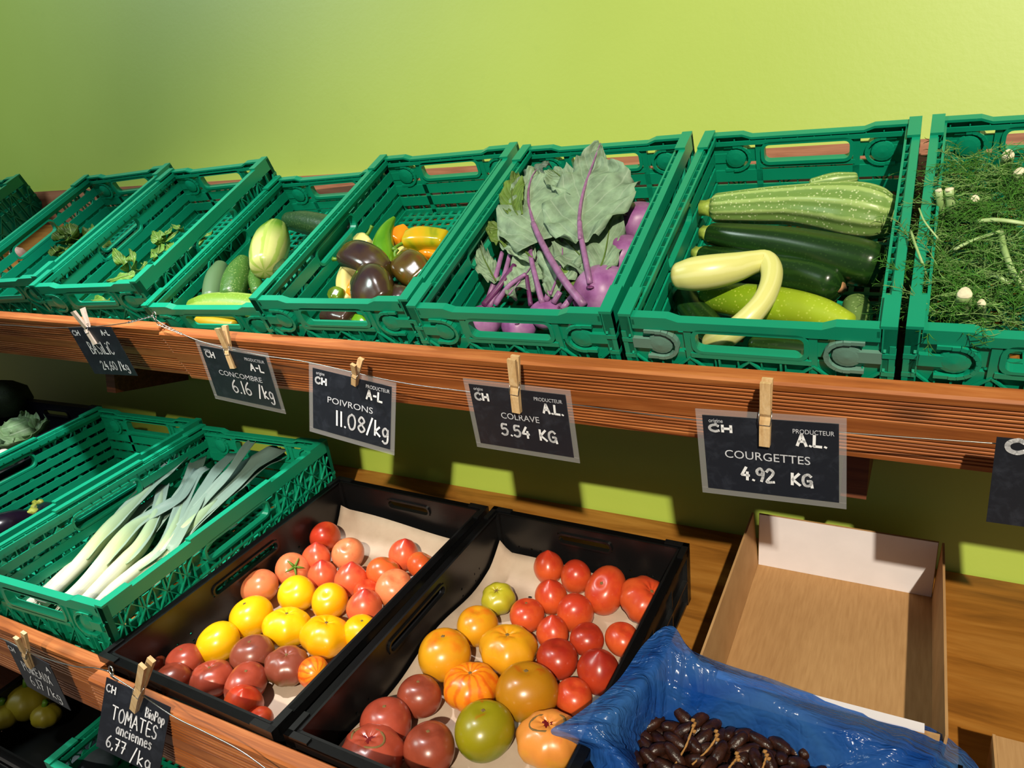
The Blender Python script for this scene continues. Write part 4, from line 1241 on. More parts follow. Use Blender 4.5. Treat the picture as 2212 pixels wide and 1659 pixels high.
pepper('small orange pepper under the yellow one', [(915,545,.075,14),(930,548,.075,17),(945,552,.073,14)], M['porange'])
pepper('pale yellow pepper between the olive one and the yellow one', [(862,540,.07,12),(868,548,.07,15),(872,560,.068,12)], M['ppale'])
pepper('long pale yellow pepper at the left wall, pointing down', [(748,580,.07,13),(744,605,.07,17),(744,628,.066,15),(750,648,.06,10)], M['ppale'])
pepper('pale cream pepper with a thin upright stem at the back left', [(774,516,.08,12),(784,522,.082,18),(796,530,.08,14)], M['ppale'], [(786,516,.09),(796,503,.10),(804,488,.11)])
pepper('little green-brown pepper near the front left corner', [(716,646,.07,14),(726,640,.072,20),(738,642,.07,18)], M['pgreendark'])
pepper('orange pepper glimpsed between the dark ones', [(758,640,.06,14),(766,626,.065,18),(772,610,.066,14)], M['porange'])
pepper('dark pepper seen through the front hand hole of the pepper crate', [(705,682,.04,20),(730,684,.04,28),(756,690,.04,24)], M['pdark'])
pepper('yellow-green pepper end in the front hand hole', [(768,690,.035,12),(780,697,.035,15),(792,704,.033,11)], M['pgreen'])
# ================================================================== leaves
def leaf_mat(name, base, vein, under=None, nv=9, rough=.55, var=.3, sss=.0):
    t = NT(name)
    tc = t.n('ShaderNodeTexCoord'); sx = t.n('ShaderNodeSeparateXYZ'); t.l(tc.outputs['UV'], sx.inputs[0])
    v = t.coord('Object')
    ac = t.math('ABSOLUTE', t.math('SUBTRACT', sx.outputs['X'], .5))
    ph = t.math('SUBTRACT', t.math('MULTIPLY', sx.outputs['Y'], nv), t.math('MULTIPLY', ac, nv*.7))
    w = t.math('ABSOLUTE', t.math('SUBTRACT', t.math('FRACT', ph), .5))
    vm = t.ramp(w, [(.0, (1,1,1,1)), (.07, (0,0,0,1))])
    n = t.noise(v, 28, 4)
    c = t.ramp(n, [(.3, lin(tuple(x*(1-var) for x in base))), (.6, lin(base)), (.8, lin(tuple(min(255, x*(1+var*.5)) for x in base)))])
    c = t.mix(t.math('MULTIPLY', vm, .55), c, lin(vein))
    mm = t.ramp(ac, [(.012, (1,1,1,1)), (.03, (0,0,0,1))])
    c = t.mix(t.math('MULTIPLY', mm, .8), c, lin(vein))
    t.set(c, rough, .35)
    b = t.n('ShaderNodeBump'); b.inputs['Strength'].default_value = .5; b.inputs['Distance'].default_value = .004
    h = t.math('ADD', t.math('MULTIPLY', n, .5), t.math('MULTIPLY', w, 1.6))
    t.l(h, b.inputs['Height']); t.l(b.outputs[0], t.b.inputs['Normal'])
    tl = t.n('ShaderNodeBsdfTranslucent'); t.l(c, tl.inputs[0])
    mx = t.n('ShaderNodeMixShader'); mx.inputs[0].default_value = .18
    t.l(t.b.outputs[0], mx.inputs[1]); t.l(tl.outputs[0], mx.inputs[2]); t.l(mx.outputs[0], t.out.inputs[0])
    return t.m
M['kleaf'] = leaf_mat('kohlrabi_leaf', (150,178,146), (172,190,166), nv=8, var=.25)
M['kleaf2'] = leaf_mat('kohlrabi_leaf_green', (110,142,62), (150,170,110), nv=8, var=.25)
M['kgrey'] = leaf_mat('kohlrabi_leaf_grey', (118,140,124), (150,164,150), nv=6, var=.3)
M['petiole'] = plain('purple_petiole', (142,96,140), .45, .3, 60)
M['petdark'] = plain('dark_purple_petiole', (100,44,92), .45, .3, 60)
M['basil'] = leaf_mat('basil_leaf', (112,156,60), (150,184,100), nv=7, rough=.4, var=.3)
M['basilstem'] = plain('basil_stem', (140,160,90), .5)
M['chard'] = leaf_mat('dark_leafy_green', (74,106,30), (110,140,60), nv=10, var=.45)
M['cabbage'] = leaf_mat('cabbage_leaf', (126,160,110), (190,206,176), nv=7, var=.3)
M['leekleaf'] = None
def blade(mids, F=UH, N=NU, ruffle=.012, nu=28, nv=13, cup=0.0, seed=0, lobe=.10, taper=True):
    W_ = []
    for px, py, h, wl, wr in mids:
        P = F(px, py, h); k = mpx(P)
        W_.append((P.x, P.y, P.z, wl*k, wr*k))
    S = spline(W_, nu)
    rows = []; rib = []
    for i, s in enumerate(S):
        P = Vector(s[:3]); rib.append(P)
        a = Vector(S[min(i+1, nu-1)][:3])-Vector(S[max(i-1, 0)][:3]); a.normalize()
        sd = a.cross(N).normalized()
        n2 = sd.cross(a).normalized()
        row = []
        for j in range(nv):
            f = 2*j/(nv-1)-1
            w = s[3] if f < 0 else s[4]
            w = max(w, .0008)
            w *= 1+lobe*(noise.noise(Vector((i*14/nu, 7*(1 if f > 0 else -1), seed)))*1.1+.5*noise.noise(Vector((i*30/nu, 17*(1 if f > 0 else -1), seed))))
            q = P+sd*(f*w)
            z = ruffle*abs(f)**1.6*noise.noise(Vector((i*.32+seed, f*1.7, seed*.7)))*2.2 + cup*w*f*f
            z += ruffle*.5*noise.noise(Vector((i*.16, f*2.0, seed+5)))
            row.append(q+n2*z)
        rows.append(row)
    b = MB(); b.grid(rows)
    return b, rib
def add_leaf(root, mids, mat, rib=None, rr=.003, F=UH, N=NU, name='leaf', **kw):
    b, mid = blade(mids, F, N, **kw)
    o = wpart(name, b, mat, root)
    sm = o.modifiers.new('thickness', 'SOLIDIFY'); sm.thickness = .0007; sm.offset = 0
    if rib is not None:
        b2 = MB(); n = len(mid)
        b2.tube([p+N*.0034 for p in mid], [rr*(1-.8*i/(n-1)) for i in range(n)], 8)
        wpart('midrib', b2, rib, o)
    return o
def stalk(root, px, r0, r1, mat, F=UH, name='petiole', n=16):
    P = [F(*q) for q in px]
    S = [Vector(q) for q in spline(P, n)]
    b = MB(); b.tube(S, [r0+(r1-r0)*i/(n-1) for i in range(n)], 9, 3, .08)
    return wpart(name, b, mat, root)

# ------------------------------------------------------------------ kohlrabi
def kmat():
    t = NT('purple_kohlrabi_skin'); v = t.coord()
    c = t.ramp(t.noise(v, 20, 4), [(.3, lin((120,60,120))), (.5, lin((152,98,152))), (.7, lin((176,134,174)))])
    t.set(c, .4, .4); return t.m
M['kohl'] = kmat()
GKO = 'kohlrabi in the leafy crate'
def kohl(label, px, py, h, rpx, flat=.85, seed=0):
    P = UH(px, py, h); r = rpx*mpx(P)
    prof = [(max(.03, math.cos(a)**.8), math.sin(a)*flat) for a in [(-PI/2+PI*i/18) for i in range(19)]]
    b = MB()
    Q = Matrix.Rotation(AU*.6, 3, 'X')
    b.lathe(prof, 30, lambda p: P+Q @ p*r, lambda rr, z, th: (rr*(1+.05*math.cos(5*th+seed)*rr+.03*math.cos(2*th+seed)), z))
    o = build('kohlrabi', b, M['kohl'], smooth=True)
    tag(o, label, 'kohlrabi', GKO)
    for k in range(3):
        a = seed+k*2.1
        q = MB()
        c = P+Q @ Vector((math.cos(a)*.75, math.sin(a)*.75, flat*.62))*r
        q.lathe([(.16*r, 0), (.13*r, .04*r), (.02*r, .05*r)], 10, lambda p: c+Q @ p)
        wpart('leaf_scar', q, M['petdark'], o)
    return o
k1_ = kohl('big purple kohlrabi at the front right, under the longest purple stalk', 1304, 636, .08, 66, .95, .4)
k2_ = kohl('purple kohlrabi against the right wall, behind the front one', 1346, 556, .09, 52, .9, 1.4)
k3_ = kohl('hindmost purple kohlrabi, right of the big pale leaf', 1380, 480, .095, 47, .9, 2.2)
k4_ = kohl('purple kohlrabi at the front left, seen through the hand hole', 1046, 694, .045, 42, .8, 3.0)
k5_ = kohl('purple kohlrabi second from the left along the front wall', 1122, 704, .045, 38, .8, .9)
k6_ = kohl('pale purple kohlrabi in the middle of the front, with cut stalk stubs', 1182, 678, .065, 40, .75, 1.9)
# big leaf of the front right kohlrabi
stalk(k1_, [(1275,612,.13),(1262,545,.15),(1254,505,.16),(1252,478,.167)], .006, .005, M['petiole'])
add_leaf(k1_, [(1254,520,.158,20,40),(1252,480,.163,70,95),(1256,440,.168,90,118),(1266,400,.174,75,112),(1276,372,.18,55,80),(1284,350,.186,42,36),(1291,330,.192,34,16),(1298,312,.197,3,3)], M['kleaf'], M['petiole'], .0045, ruffle=.016, seed=1, nu=34, nv=17)
stalk(k1_, [(1262,660,.13),(1222,610,.145),(1190,560,.15),(1165,512,.157),(1152,482,.162)], .0075, .0055, M['petiole'])
add_leaf(k1_, [(1168,520,.15,50,60),(1152,480,.156,78,85),(1143,440,.162,70,95),(1143,410,.166,45,70),(1150,385,.17,28,40),(1160,368,.172,4,6)], M['kleaf'], M['petiole'], .0045, ruffle=.016, seed=4, nu=30, nv=17)
add_leaf(k1_, [(1285,610,.12,10,16),(1305,560,.13,45,30),(1315,510,.135,55,34),(1322,465,.14,30,24),(1340,440,.142,4,4)], M['kleaf'], M['kleaf2'], .002, ruffle=.014, seed=8)
add_leaf(k2_, [(1300,605,.115,12,12),(1270,570,.12,40,40),(1245,545,.125,50,45),(1220,520,.128,30,30),(1205,510,.13,4,4)], M['kleaf'], M['kleaf2'], .002, ruffle=.014, seed=9)
add_leaf(k3_, [(1250,420,.165,20,20),(1225,395,.168,40,34),(1200,375,.17,30,28),(1185,365,.172,4,4)], M['kleaf'], M['kleaf2'], .002, ruffle=.014, seed=19)
# left leaves
stalk(k4_, [(1050,660,.07),(1070,600,.10),(1085,545,.12)], .006, .0045, M['petiole'])
stalk(k4_, [(1056,664,.07),(1085,608,.10),(1103,545,.12)], .006, .0045, M['petiole'])
stalk(k4_, [(1045,660,.075),(1082,615,.10),(1112,572,.115)], .007, .005, M['petdark'])
add_leaf(k4_, [(1110,530,.13,18,20),(1090,505,.134,34,24),(1068,492,.137,20,14),(1044,490,.139,3,3)], M['kleaf2'], None, ruffle=.012, seed=12)
add_leaf(k4_, [(1072,610,.10,10,14),(1056,580,.105,26,20),(1044,555,.11,18,16),(1038,530,.112,4,4)], M['kleaf'], M['kleaf2'], .002, ruffle=.012, seed=13)
stalk(k5_, [(1070,658,.075),(1100,618,.10),(1136,592,.115)], .006, .004, M['petiole'])
add_leaf(k5_, [(1100,640,.09,12,14),(1120,615,.1,40,34),(1140,590,.106,52,40),(1160,560,.112,36,34),(1175,540,.116,4,4)], M['kleaf'], M['petiole'], .002, ruffle=.015, seed=14)
stalk(k5_, [(1147,660,.08),(1141,620,.10),(1138,596,.11)], .005, .004, M['petdark'])
add_leaf(k5_, [(1150,560,.125,10,10),(1130,540,.13,30,30),(1112,520,.133,34,30),(1098,500,.136,20,20),(1090,488,.138,3,3)], M['kleaf'], M['kleaf2'], .002, ruffle=.012, seed=15)
stalk(k6_, [(1172,655,.09),(1160,610,.11),(1148,560,.125),(1146,535,.13)], .006, .0045, M['petiole'])
for q in ([(1180,650,.09),(1186,628,.105)], [(1196,655,.09),(1210,630,.105)], [(1215,668,.09),(1236,640,.10)]): stalk(k6_, q, .006, .0055, M['petiole'], name='cut_stalk', n=4)
add_leaf(k6_, [(1190,640,.1,10,10),(1205,600,.11,40,44),(1215,560,.118,52,50),(1215,520,.125,40,44),(1212,492,.13,5,5)], M['kleaf'], M['petiole'], .0025, ruffle=.015, seed=16)
add_leaf(k6_, [(1236,650,.09,10,10),(1250,620,.1,40,30),(1245,590,.108,44,36),(1235,560,.115,10,10)], M['kleaf2'], None, ruffle=.012, seed=17)
add_leaf(k3_, [(1120,470,.16,12,12),(1108,445,.164,24,26),(1106,415,.168,28,30),(1112,390,.172,18,20),(1118,376,.174,3,3)], M['kleaf2'], M['kleaf2'], .002, ruffle=.01, cup=.25, seed=18)
add_leaf(k3_, [(1140,395,.15,14,14),(1150,375,.155,28,30),(1165,360,.16,30,32),(1185,352,.164,8,8)], M['kgrey'], None, ruffle=.012, cup=-.3, seed=20)

# ------------------------------------------------------------------ basil and other sparse greens
GBA = 'basil sprigs in the crate above the BASILIC sign'
def sprig(label, cat, name, leaves, mat, stem=None, group=None, F=UH, N=NU, ruffle=.006, cup=.25):
    P0 = F(*leaves[0][0][:3])
    r = thing(name, label, cat, P0, group)
    for i, l in enumerate(leaves):
        (x0, y0, h0), (x1, y1, h1), w = l
        m = [(x0+(x1-x0)*t, y0+(y1-y0)*t, h0+(h1-h0)*t+.012*math.sin(t*PI), w*k, w*k) for t, k in ((0, .08), (.22, .75), (.45, 1), (.7, .8), (.9, .35), (1, .04))]
        add_leaf(r, m, mat, M['basilstem'], .0014, F=F, N=N, ruffle=ruffle, cup=cup, seed=i*3+x0*.01, nu=16, nv=9, lobe=.05)
    if stem: stalk(r, stem, .0022, .0016, M['basilstem'], F=F, name='stem')
    return r
sprig('basil sprig at the front left with two upright leaves', 'basil', 'basil_sprig', [((278,588,.06),(244,538,.12),13),((294,588,.06),(283,540,.115),13),((300,590,.06),(318,566,.09),10)], M['basil'], [(285,600,.05),(284,580,.06),(276,560,.09)], GBA)
sprig('single broad basil leaf just inside the front rim', 'basil', 'basil_sprig', [((232,610,.07),(296,590,.085),14)], M['basil'], None, GBA)
sprig('basil sprig in the middle with several broad leaves', 'basil', 'basil_sprig', [((352,530,.07),(332,500,.10),16),((346,530,.07),(342,552,.08),15),((356,524,.07),(385,500,.09),15),((360,528,.07),(372,540,.08),13),((350,515,.08),(372,492,.10),10)], M['basil'], [(350,545,.05),(352,530,.07),(356,505,.09)], GBA)
sprig('basil sprig by the right wall with a pale wide leaf', 'basil', 'basil_sprig', [((410,545,.06),(440,512,.08),22),((420,520,.07),(460,502,.09),12),((398,500,.06),(372,486,.08),8)], M['basil'], [(405,550,.05),(412,535,.06),(425,515,.08)], GBA)
sprig('pale basil leaf seen through the front hand hole', 'basil', 'basil_sprig', [((172,651,.03),(238,650,.035),13)], M['basil'], None, GBA)
sprig('small whitish basil leaf near the right rim', 'basil', 'basil_sprig', [((338,565,.07),(328,545,.09),8)], M['basil'], None, GBA)
sprig('curly dark leafy green at the back of the nearly empty crate', 'leafy green', 'leafy_green', [((150,530,.06),(125,490,.11),22),((160,530,.06),(150,482,.12),24),((165,528,.06),(205,490,.10),22),((155,535,.06),(190,515,.09),18)], M['chard'], None, None, ruffle=.02, cup=.1)
sprig('small dark leafy green in front of the curly one', 'leafy green', 'leafy_green', [((130,555,.05),(112,535,.08),14),((135,555,.05),(148,535,.08),14)], M['chard'], None, None, ruffle=.014)
sprig('brownish leaf behind the left hand hole of the basil crate', 'leafy green', 'leafy_green', [((200,552,.05),(238,520,.08),16)], M['chard'], None, None, ruffle=.012)
# pinkish bulb in the nearly empty crate
M['garlic'] = plain('pinkish_garlic_skin', (206,170,158), .6, .2, 60)
P = UH(38, 548, .05)
b = MB(); b.lathe([(.004, -.02), (.018, -.018), (.026, -.006), (.022, .010), (.010, .020), (.004, .030)], 20, lambda p: P+Matrix.Rotation(.5, 3, 'X') @ p, lambda r, z, th: (r*(1+.07*math.cos(6*th)), z))
tag(build('garlic_bulb', b, M['garlic'], smooth=True), 'pale pinkish bulb in the crate at the left edge', 'garlic')

# ------------------------------------------------------------------ leeks
def leek_mat(name, stops, rough=.4):
    t = NT(name)
    tc = t.n('ShaderNodeTexCoord'); sx = t.n('ShaderNodeSeparateXYZ'); t.l(tc.outputs['UV'], sx.inputs[0])
    mp = t.n('ShaderNodeMapping'); mp.inputs['Scale'].default_value = (60, 2, 1); t.l(tc.outputs['UV'], mp.inputs[0])
    n = t.noise(mp.outputs[0], 2, 4)
    y = t.math('ADD', sx.outputs['Y'], t.math('MULTIPLY', t.math('SUBTRACT', n, .5), .06))
    c = t.ramp(y, [(p, lin(q)) for p, q in stops])
    c = t.mix(t.math('MULTIPLY', n, .35), c, lin((150,168,150)))
    t.set(c, rough, .4)
    t.bump(n, .3, .002)
    return t.m
M['leekshaft'] = leek_mat('leek_shaft', [(.0, (236,232,216)), (.10, (230,230,200)), (.17, (196,208,150)), (.24, (150,176,132)), (.34, (128,156,128))])
M['leekblade'] = leek_mat('leek_blade', [(.0, (160,184,136)), (.25, (134,160,140)), (.6, (104,130,122)), (1, (72,96,96))])
M['root'] = plain('leek_roots', (214,204,176), .8)
GL = 'leeks in the lower green crate'
def leek(label, shaft, blades, seed):
    f0 = blades[0]
    blades = [[(shaft[-2][0], shaft[-2][1], shaft[-2][2]+.004, shaft[-2][3]*.9)]+m for m in blades]
    shaft = shaft+[(f0[1][0], f0[1][1], f0[1][2]-.004, shaft[-1][3]*.75), (f0[2][0], f0[2][1], f0[2][2]-.003, 4)]
    pts = [(LH(x, y, h), rp) for x, y, h, rp in shaft]
    W_ = [(P.x, P.y, P.z, rp*mpx(P)) for P, rp in pts]
    S = spline(W_, 24)
    r = thing('leek', label, 'leek', Vector(S[0][:3]), GL)
    b = MB(); b.tube([Vector(s[:3]) for s in S], [s[3]*(1.12 if i < 2 else 1) for i, s in enumerate(S)], 18, 4, .03)
    wpart('shaft', b, M['leekshaft'], r)
    d = (Vector(S[0][:3])-Vector(S[1][:3])).normalized()
    b = MB(); rd = random.Random(seed)
    for k in range(16):
        p = Vector(S[0][:3])+Vector((rd.uniform(-1, 1), rd.uniform(-1, 1), rd.uniform(-1, 1)))*S[0][3]*.6
        e = d*rd.uniform(.008, .022)+Vector((rd.uniform(-1, 1), rd.uniform(-1, 1), rd.uniform(-1, .3)))*.006
        b.tube([p, p+e*.5, p+e], [.0009, .0007, .0003], 4)
    wpart('roots', b, M['root'], r)
    for i, m in enumerate(blades):
        bb, mid = blade([(x, y, h, w, w) for x, y, h, w in m], LH, NL, ruffle=.003, nu=22, nv=7, cup=.28, seed=seed+i, lobe=.02)
        o = wpart('leaf', bb, M['leekblade'], r)
        sm = o.modifiers.new('thickness', 'SOLIDIFY'); sm.thickness = .0016; sm.offset = 0
    return r
leek('long pale leek leftmost in the crate, its blade ending in a cut edge', [(88,1302,.09,15),(130,1262,.10,15),(180,1210,.115,17),(236,1146,.13,19)],
     [[(225,1158,.135,17),(270,1110,.142,20),(330,1048,.15,21),(372,1010,.155,21),(398,988,.157,17)],
      [(222,1166,.12,12),(200,1160,.11,10),(196,1185,.105,7),(186,1215,.1,3)]], 1)
leek('leek second from the left with a long grey-green bent blade', [(134,1308,.09,16),(180,1265,.10,16),(222,1220,.11,19),(262,1172,.12,21)],
     [[(250,1188,.125,20),(290,1140,.13,20),(330,1112,.135,19),(380,1086,.138,17),(402,1060,.142,14),(430,1012,.148,11)],
      [(262,1170,.115,18),(300,1110,.12,18),(340,1078,.122,13),(362,1050,.125,10)]], 2)
leek('leek in the middle whose blades split into a dark V', [(168,1316,.075,14),(220,1262,.09,15),(268,1215,.10,18),(305,1178,.11,17)],
     [[(300,1184,.118,14),(335,1120,.128,13),(352,1060,.135,13),(358,1048,.136,9)],
      [(305,1180,.11,13),(360,1110,.12,14),(400,1060,.13,16),(420,1020,.136,18),(432,990,.14,16)],
      [(310,1172,.105,12),(350,1125,.115,12),(385,1070,.12,9)]], 3)
leek('leek whose upright dark blade rises above the back rim', [(195,1318,.06,12),(245,1272,.075,13),(300,1228,.09,14),(345,1195,.10,15)],
     [[(340,1198,.11,15),(372,1150,.12,16),(395,1090,.135,15),(425,1030,.15,14),(450,1012,.155,10)],
      [(345,1194,.10,14),(400,1130,.125,14),(455,1068,.15,13),(500,1015,.175,12),(530,975,.19,12),(556,944,.2,9)],
      [(335,1205,.09,13),(378,1160,.1,16),(392,1140,.105,14)]], 4)
leek('large dark leek on the right with the widest fan of blades', [(260,1290,.05,13),(310,1245,.07,15),(352,1208,.09,18),(380,1178,.10,21)],
     [[(372,1188,.11,22),(420,1130,.125,28),(470,1080,.14,32),(530,1020,.155,34),(590,985,.165,30),(612,970,.168,22)],
      [(378,1180,.105,18),(440,1110,.13,22),(500,1060,.14,28),(560,1010,.15,30),(618,982,.155,26)],
      [(372,1186,.12,14),(410,1120,.135,14),(440,1060,.15,14),(470,1020,.158,15),(505,980,.165,13)],
      [(385,1175,.09,14),(440,1140,.1,16),(490,1110,.105,18),(510,1098,.108,12)]], 5)
leek('leek lying lowest along the right wall, seen through its hand hole', [(330,1262,.03,12),(385,1215,.04,14),(430,1185,.05,16)],
     [[(425,1188,.055,16),(460,1150,.06,18),(495,1118,.065,18),(540,1080,.07,16)], [(428,1186,.05,14),(470,1158,.055,14),(510,1130,.06,10)]], 6)
leek('leek of which only the white root end shows through the front hand hole', [(52,1316,.05,14),(90,1290,.06,15),(140,1245,.07,16)], [[(135,1250,.075,15),(180,1200,.08,15),(220,1160,.09,12)]], 7)

# ------------------------------------------------------------------ aubergines, cabbage, far left
M['aub'] = plain('aubergine_skin', (22,14,28), .2, .3, 20, **{'Coat Weight': .4})
M['aubcal'] = plain('aubergine_calyx', (150,158,56), .6, .3, 90)
def aub(label, pts, cal):
    o, a, e = veg('aubergine', label, 'aubergine', pts, M['aub'], HF=LH, ends=(.5, .7), group='aubergines in the mint crate')
    P, d, R = a
    up = NL
    b = MB(); sd = d.cross(up).normalized(); u2 = sd.cross(d)
    for k in range(5):
        th = k*2*PI/5
        n = sd*math.cos(th)+u2*math.sin(th)
        b.tube([P+d*.004+n*R*.2, P+n*R*.7-d*.002, P+n*R*1.02-d*R*.5, P+n*R*1.06-d*R*.95], [.010, .012, .009, .002], 7)
    b.tube([P, P+d*.022, P+d*.04+up*.006], [.010, .007, .008], 8)
    wpart('calyx', b, M['aubcal'], o)
aub('dark aubergine with its pale calyx pointing up to the back', [(72,1118,.07,18),(45,1128,.07,30),(5,1145,.07,38),(-40,1160,.07,36)], None)
aub('dark aubergine right of the other, against the crate wall', [(88,1098,.06,14),(100,1110,.06,24),(84,1150,.05,32),(60,1180,.05,30)], None)
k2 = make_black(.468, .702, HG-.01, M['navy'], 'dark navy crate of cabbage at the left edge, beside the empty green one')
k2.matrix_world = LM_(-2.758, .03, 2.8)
r = sprig('pale green cabbage with loose outer leaves in the navy crate', 'cabbage', 'cabbage', [((60,960,.12),(10,915,.19),34),((62,955,.13),(55,890,.20),30),((70,955,.13),(98,905,.19),28),((60,970,.13),(5,965,.17),30),((75,965,.13),(105,960,.17),22)], M['cabbage'], None, None, F=LH, N=NL, ruffle=.018, cup=.35)
P = LH(55, 945, .13)
b = MB(); b.lathe([(.01, -.05), (.06, -.03), (.078, .0), (.07, .04), (.04, .065), (.008, .072)], 26, lambda p: P+p, lambda r_, z, th: (r_*(1+.05*math.cos(4*th+z*30)), z)); wpart('heart', b, M['cabbage'], r)
M['caul'] = plain('cauliflower_white', (226,218,204), .8, .12, 120, bump=.8)
P = LH(4, 1002, .16)
b = MB(); b.lathe([(.01, -.035), (.045, -.025), (.06, .0), (.05, .025), (.025, .038), (.004, .042)], 24, lambda p: P+p, lambda r_, z, th: (r_*(1+.06*math.cos(7*th)+.03*math.cos(13*th+z*90)), z+.003*math.cos(9*th)))
tag(build('cauliflower', b, M['caul'], smooth=True), 'white cauliflower head at the left edge above the green rim', 'cauliflower')
P = LH(2, 866, .22)
b = MB(); b.lathe([(.01, -.06), (.07, -.045), (.095, .0), (.08, .045), (.04, .068), (.006, .074)], 24, lambda p: P+p, lambda r_, z, th: (r_*(1+.07*math.cos(5*th)), z))
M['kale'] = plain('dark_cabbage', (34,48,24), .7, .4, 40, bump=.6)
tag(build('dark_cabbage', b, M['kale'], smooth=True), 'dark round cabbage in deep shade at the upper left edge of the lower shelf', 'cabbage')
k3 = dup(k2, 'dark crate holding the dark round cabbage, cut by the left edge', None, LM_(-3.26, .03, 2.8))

# ------------------------------------------------------------------ third shelf, bottom left
H3 = -.46
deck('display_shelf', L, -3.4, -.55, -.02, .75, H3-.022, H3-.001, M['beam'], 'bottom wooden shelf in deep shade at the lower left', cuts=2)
gx = LH(140, 1620, H3+HG); gc = LC(gx)
dup(g2, 'green crate in shade on the bottom shelf, below the TOMATES sign', 'green crates on the lower shelf', LM_(gc[0]-.012, -.04, 0, H3))
dup(k1, 'black crate of yellow squash on the bottom shelf at the lower left', GB, LM_(gc[0]-.012-.478, -.04, 0, H3))
M['squash'] = veg_mat('yellow_squash', (170,150,36), (120,120,30), 0, None, None, 0, .4)
for px, py, rp, lab in ((60,1515,46,'shaded yellow-green squash, largest in the bottom black crate'), (8,1545,34,'yellow squash at the left edge of the bottom black crate'), (100,1545,30,'olive squash right of the largest one in the bottom crate')):
    P = LH(px, py, H3+.075); r_ = rp*mpx(P)
    b = MB(); b.lathe([(max(.03, math.cos(a)), math.sin(a)*.8) for a in [-PI/2+PI*i/14 for i in range(15)]], 26, lambda p: P+p*r_, lambda rr, z, th: (rr*(1+.05*math.cos(8*th)), z))
    o = build('squash', b, M['squash'], smooth=True); tag(o, lab, 'squash', 'squashes on the bottom shelf')
    b = MB(); b.tube([P+Vector((0, 0, r_*.7)), P+Vector((0, 0, r_*.95)), P+Vector((.006, 0, r_*1.15))], [.010, .007, .008], 8); wpart('stem', b, M['pepstem'], o)
P = LH(195, 1655, H3+.12)
b = MB(); b.lathe([(max(.03, math.cos(a)), math.sin(a)*.9) for a in [-PI/2+PI*i/14 for i in range(15)]], 24, lambda p: P+p*.06)
M['beetgrey'] = plain('grey_vegetable', (70,80,88), .5, .2, 30)
tag(build('cabbage', b, M['beetgrey'], smooth=True), 'grey-blue round cabbage in the bottom green crate', 'cabbage')

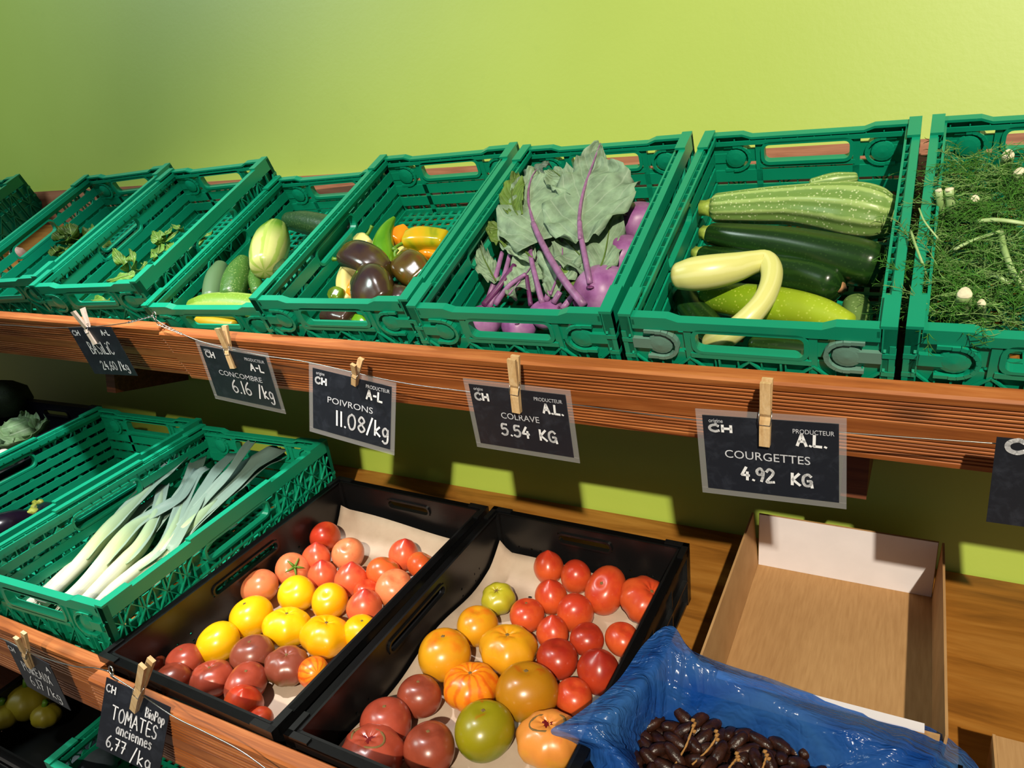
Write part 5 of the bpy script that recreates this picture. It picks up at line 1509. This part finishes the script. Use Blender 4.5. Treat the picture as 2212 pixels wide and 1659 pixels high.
# ------------------------------------------------------------------ fennel
def frond_mat(name, base):
    t = NT(name); v = t.coord()
    c = t.ramp(t.noise(v, 60, 2), [(.3, lin(tuple(x*.65 for x in base))), (.7, lin(base))])
    t.set(c, .5, .3); return t.m
M['frond'] = frond_mat('fennel_frond', (74,132,44)); M['frond2'] = frond_mat('fennel_frond_pale', (134,174,96))
def fst():
    t = NT('fennel_stalk'); v = t.coord()
    c = t.ramp(t.noise(v, 30, 3), [(.3, lin((128,164,92))), (.7, lin((176,198,140)))])
    t.set(c, .4, .4); return t.m
M['fstalk'] = fst()
M['fcut'] = plain('fennel_cut_end', (222,214,182), .7, .15, 150)
GF = 'fennel in the crate at the right edge'
def fennel(label, stalks, centre, spread, nfr, seed):
    rd = random.Random(seed)
    P0 = UH(*stalks[0][0][0])
    r = thing('fennel', label, 'fennel', P0, GF)
    for pts, rp, cut in stalks:
        W_ = [UH(*p) for p in pts]
        S = [Vector(q) for q in spline(W_, 10)]
        rr = rp*mpx(S[-1])
        b = MB(); b.tube(S, [rr*(1.15-.15*i/9) for i in range(10)], 12, 3, .08)
        o = wpart('stalk', b, M['fstalk'], r)
        if cut:
            d = (S[-1]-S[-2]).normalized()
            q = MB(); q.tube([S[-1]-d*.001, S[-1]+d*.0022], [rr*1.0, rr*.9], 12, 3, .1)
            wpart('cut_end', q, M['fcut'], o)
    b = MB(); b2 = MB()
    for k in range(nfr):
        c = UH(centre[0]+rd.gauss(0, spread[0]), centre[1]+rd.gauss(0, spread[1]), .115+rd.uniform(-.02, .05))
        a = rd.uniform(0, 2*PI)
        d = (Vector((1, 0, 0))*math.cos(a)+DU*math.sin(a)+NU*rd.uniform(-.25, .35)).normalized()
        ln = rd.uniform(.04, .085)
        n = d.cross(NU).normalized()
        cv = n*rd.uniform(-.02, .02)
        main = [c+d*(ln*t)+cv*(t*t)+NU*(.008*math.sin(t*PI)) for t in (0, .35, .7, 1)]
        tgt = b if rd.random() < .7 else b2
        tgt.tube(main, [.0009, .0008, .0006, .0003], 3, cap=False)
        for m in range(9):
            t = .15+.85*m/9
            p = c+d*(ln*t)+cv*(t*t)+NU*(.008*math.sin(t*PI))
            s_ = 1 if m % 2 else -1
            e = (d*.8+n*s_*rd.uniform(.5, 1.1)+NU*rd.uniform(-.3, .5)).normalized()*rd.uniform(.012, .03)*(1.1-.5*t)
            tgt.tube([p, p+e*.55+d*.002, p+e], [.0006, .00055, .0002], 3, cap=False)
    wpart('frond', b, M['frond'], r)
    wpart('frond', b2, M['frond2'], r)
fennel('fennel at the front left of its crate with two thick cut stalks', [([(2080,705,.06),(2080,670,.14),(2084,634,.188)], 15, True), ([(2120,705,.06),(2120,680,.13),(2120,655,.175)], 9, True)], (2065,640), (45,38), 125, 1)
fennel('fennel at the back left with two pale cut stalks side by side', [([(2040,500,.08),(2034,460,.15),(2028,412,.19)], 7, True), ([(2062,505,.08),(2055,460,.15),(2050,410,.19)], 9, True)], (2065,420), (40,40), 110, 2)
fennel('fennel at the back with one tall pale stalk near the wall', [([(2164,400,.06),(2170,370,.11),(2178,334,.16)], 12, True)], (2140,400), (45,35), 95, 3)
fennel('fennel cut by the right frame edge with round cream cut ends', [([(2200,440,.08),(2204,410,.12),(2203,372,.16)], 12, True), ([(2195,420,.08),(2192,400,.12),(2190,380,.15)], 6, True)], (2240,450), (60,50), 150, 4)
fennel('fennel in the middle with a long horizontal stalk', [([(2110,478,.17),(2160,476,.175),(2230,486,.17)], 4.5, False), ([(2060,540,.15),(2100,520,.16),(2160,500,.165)], 3.5, False), ([(2098,462,.1),(2102,440,.14),(2106,430,.16)], 9, True)], (2100,520), (50,45), 140, 5)
fennel('fennel at the right with a bent green stalk and a cream stub', [([(2162,500,.16),(2170,540,.17),(2190,590,.165),(2215,625,.15)], 6, False), ([(2130,590,.15),(2155,598,.16),(2180,612,.155)], 4.5, True), ([(2215,620,.1),(2212,600,.14),(2208,586,.15)], 10, True)], (2205,605), (66,45), 190, 6)
fennel('fennel whose feathery leaves spill over the left rim', [([(2010,640,.1),(2000,590,.16),(1978,530,.19),(1968,500,.19)], 2.5, False), ([(2030,520,.17),(1998,480,.19),(1985,450,.2)], 1.8, False)], (2000,590), (24,55), 90, 7)
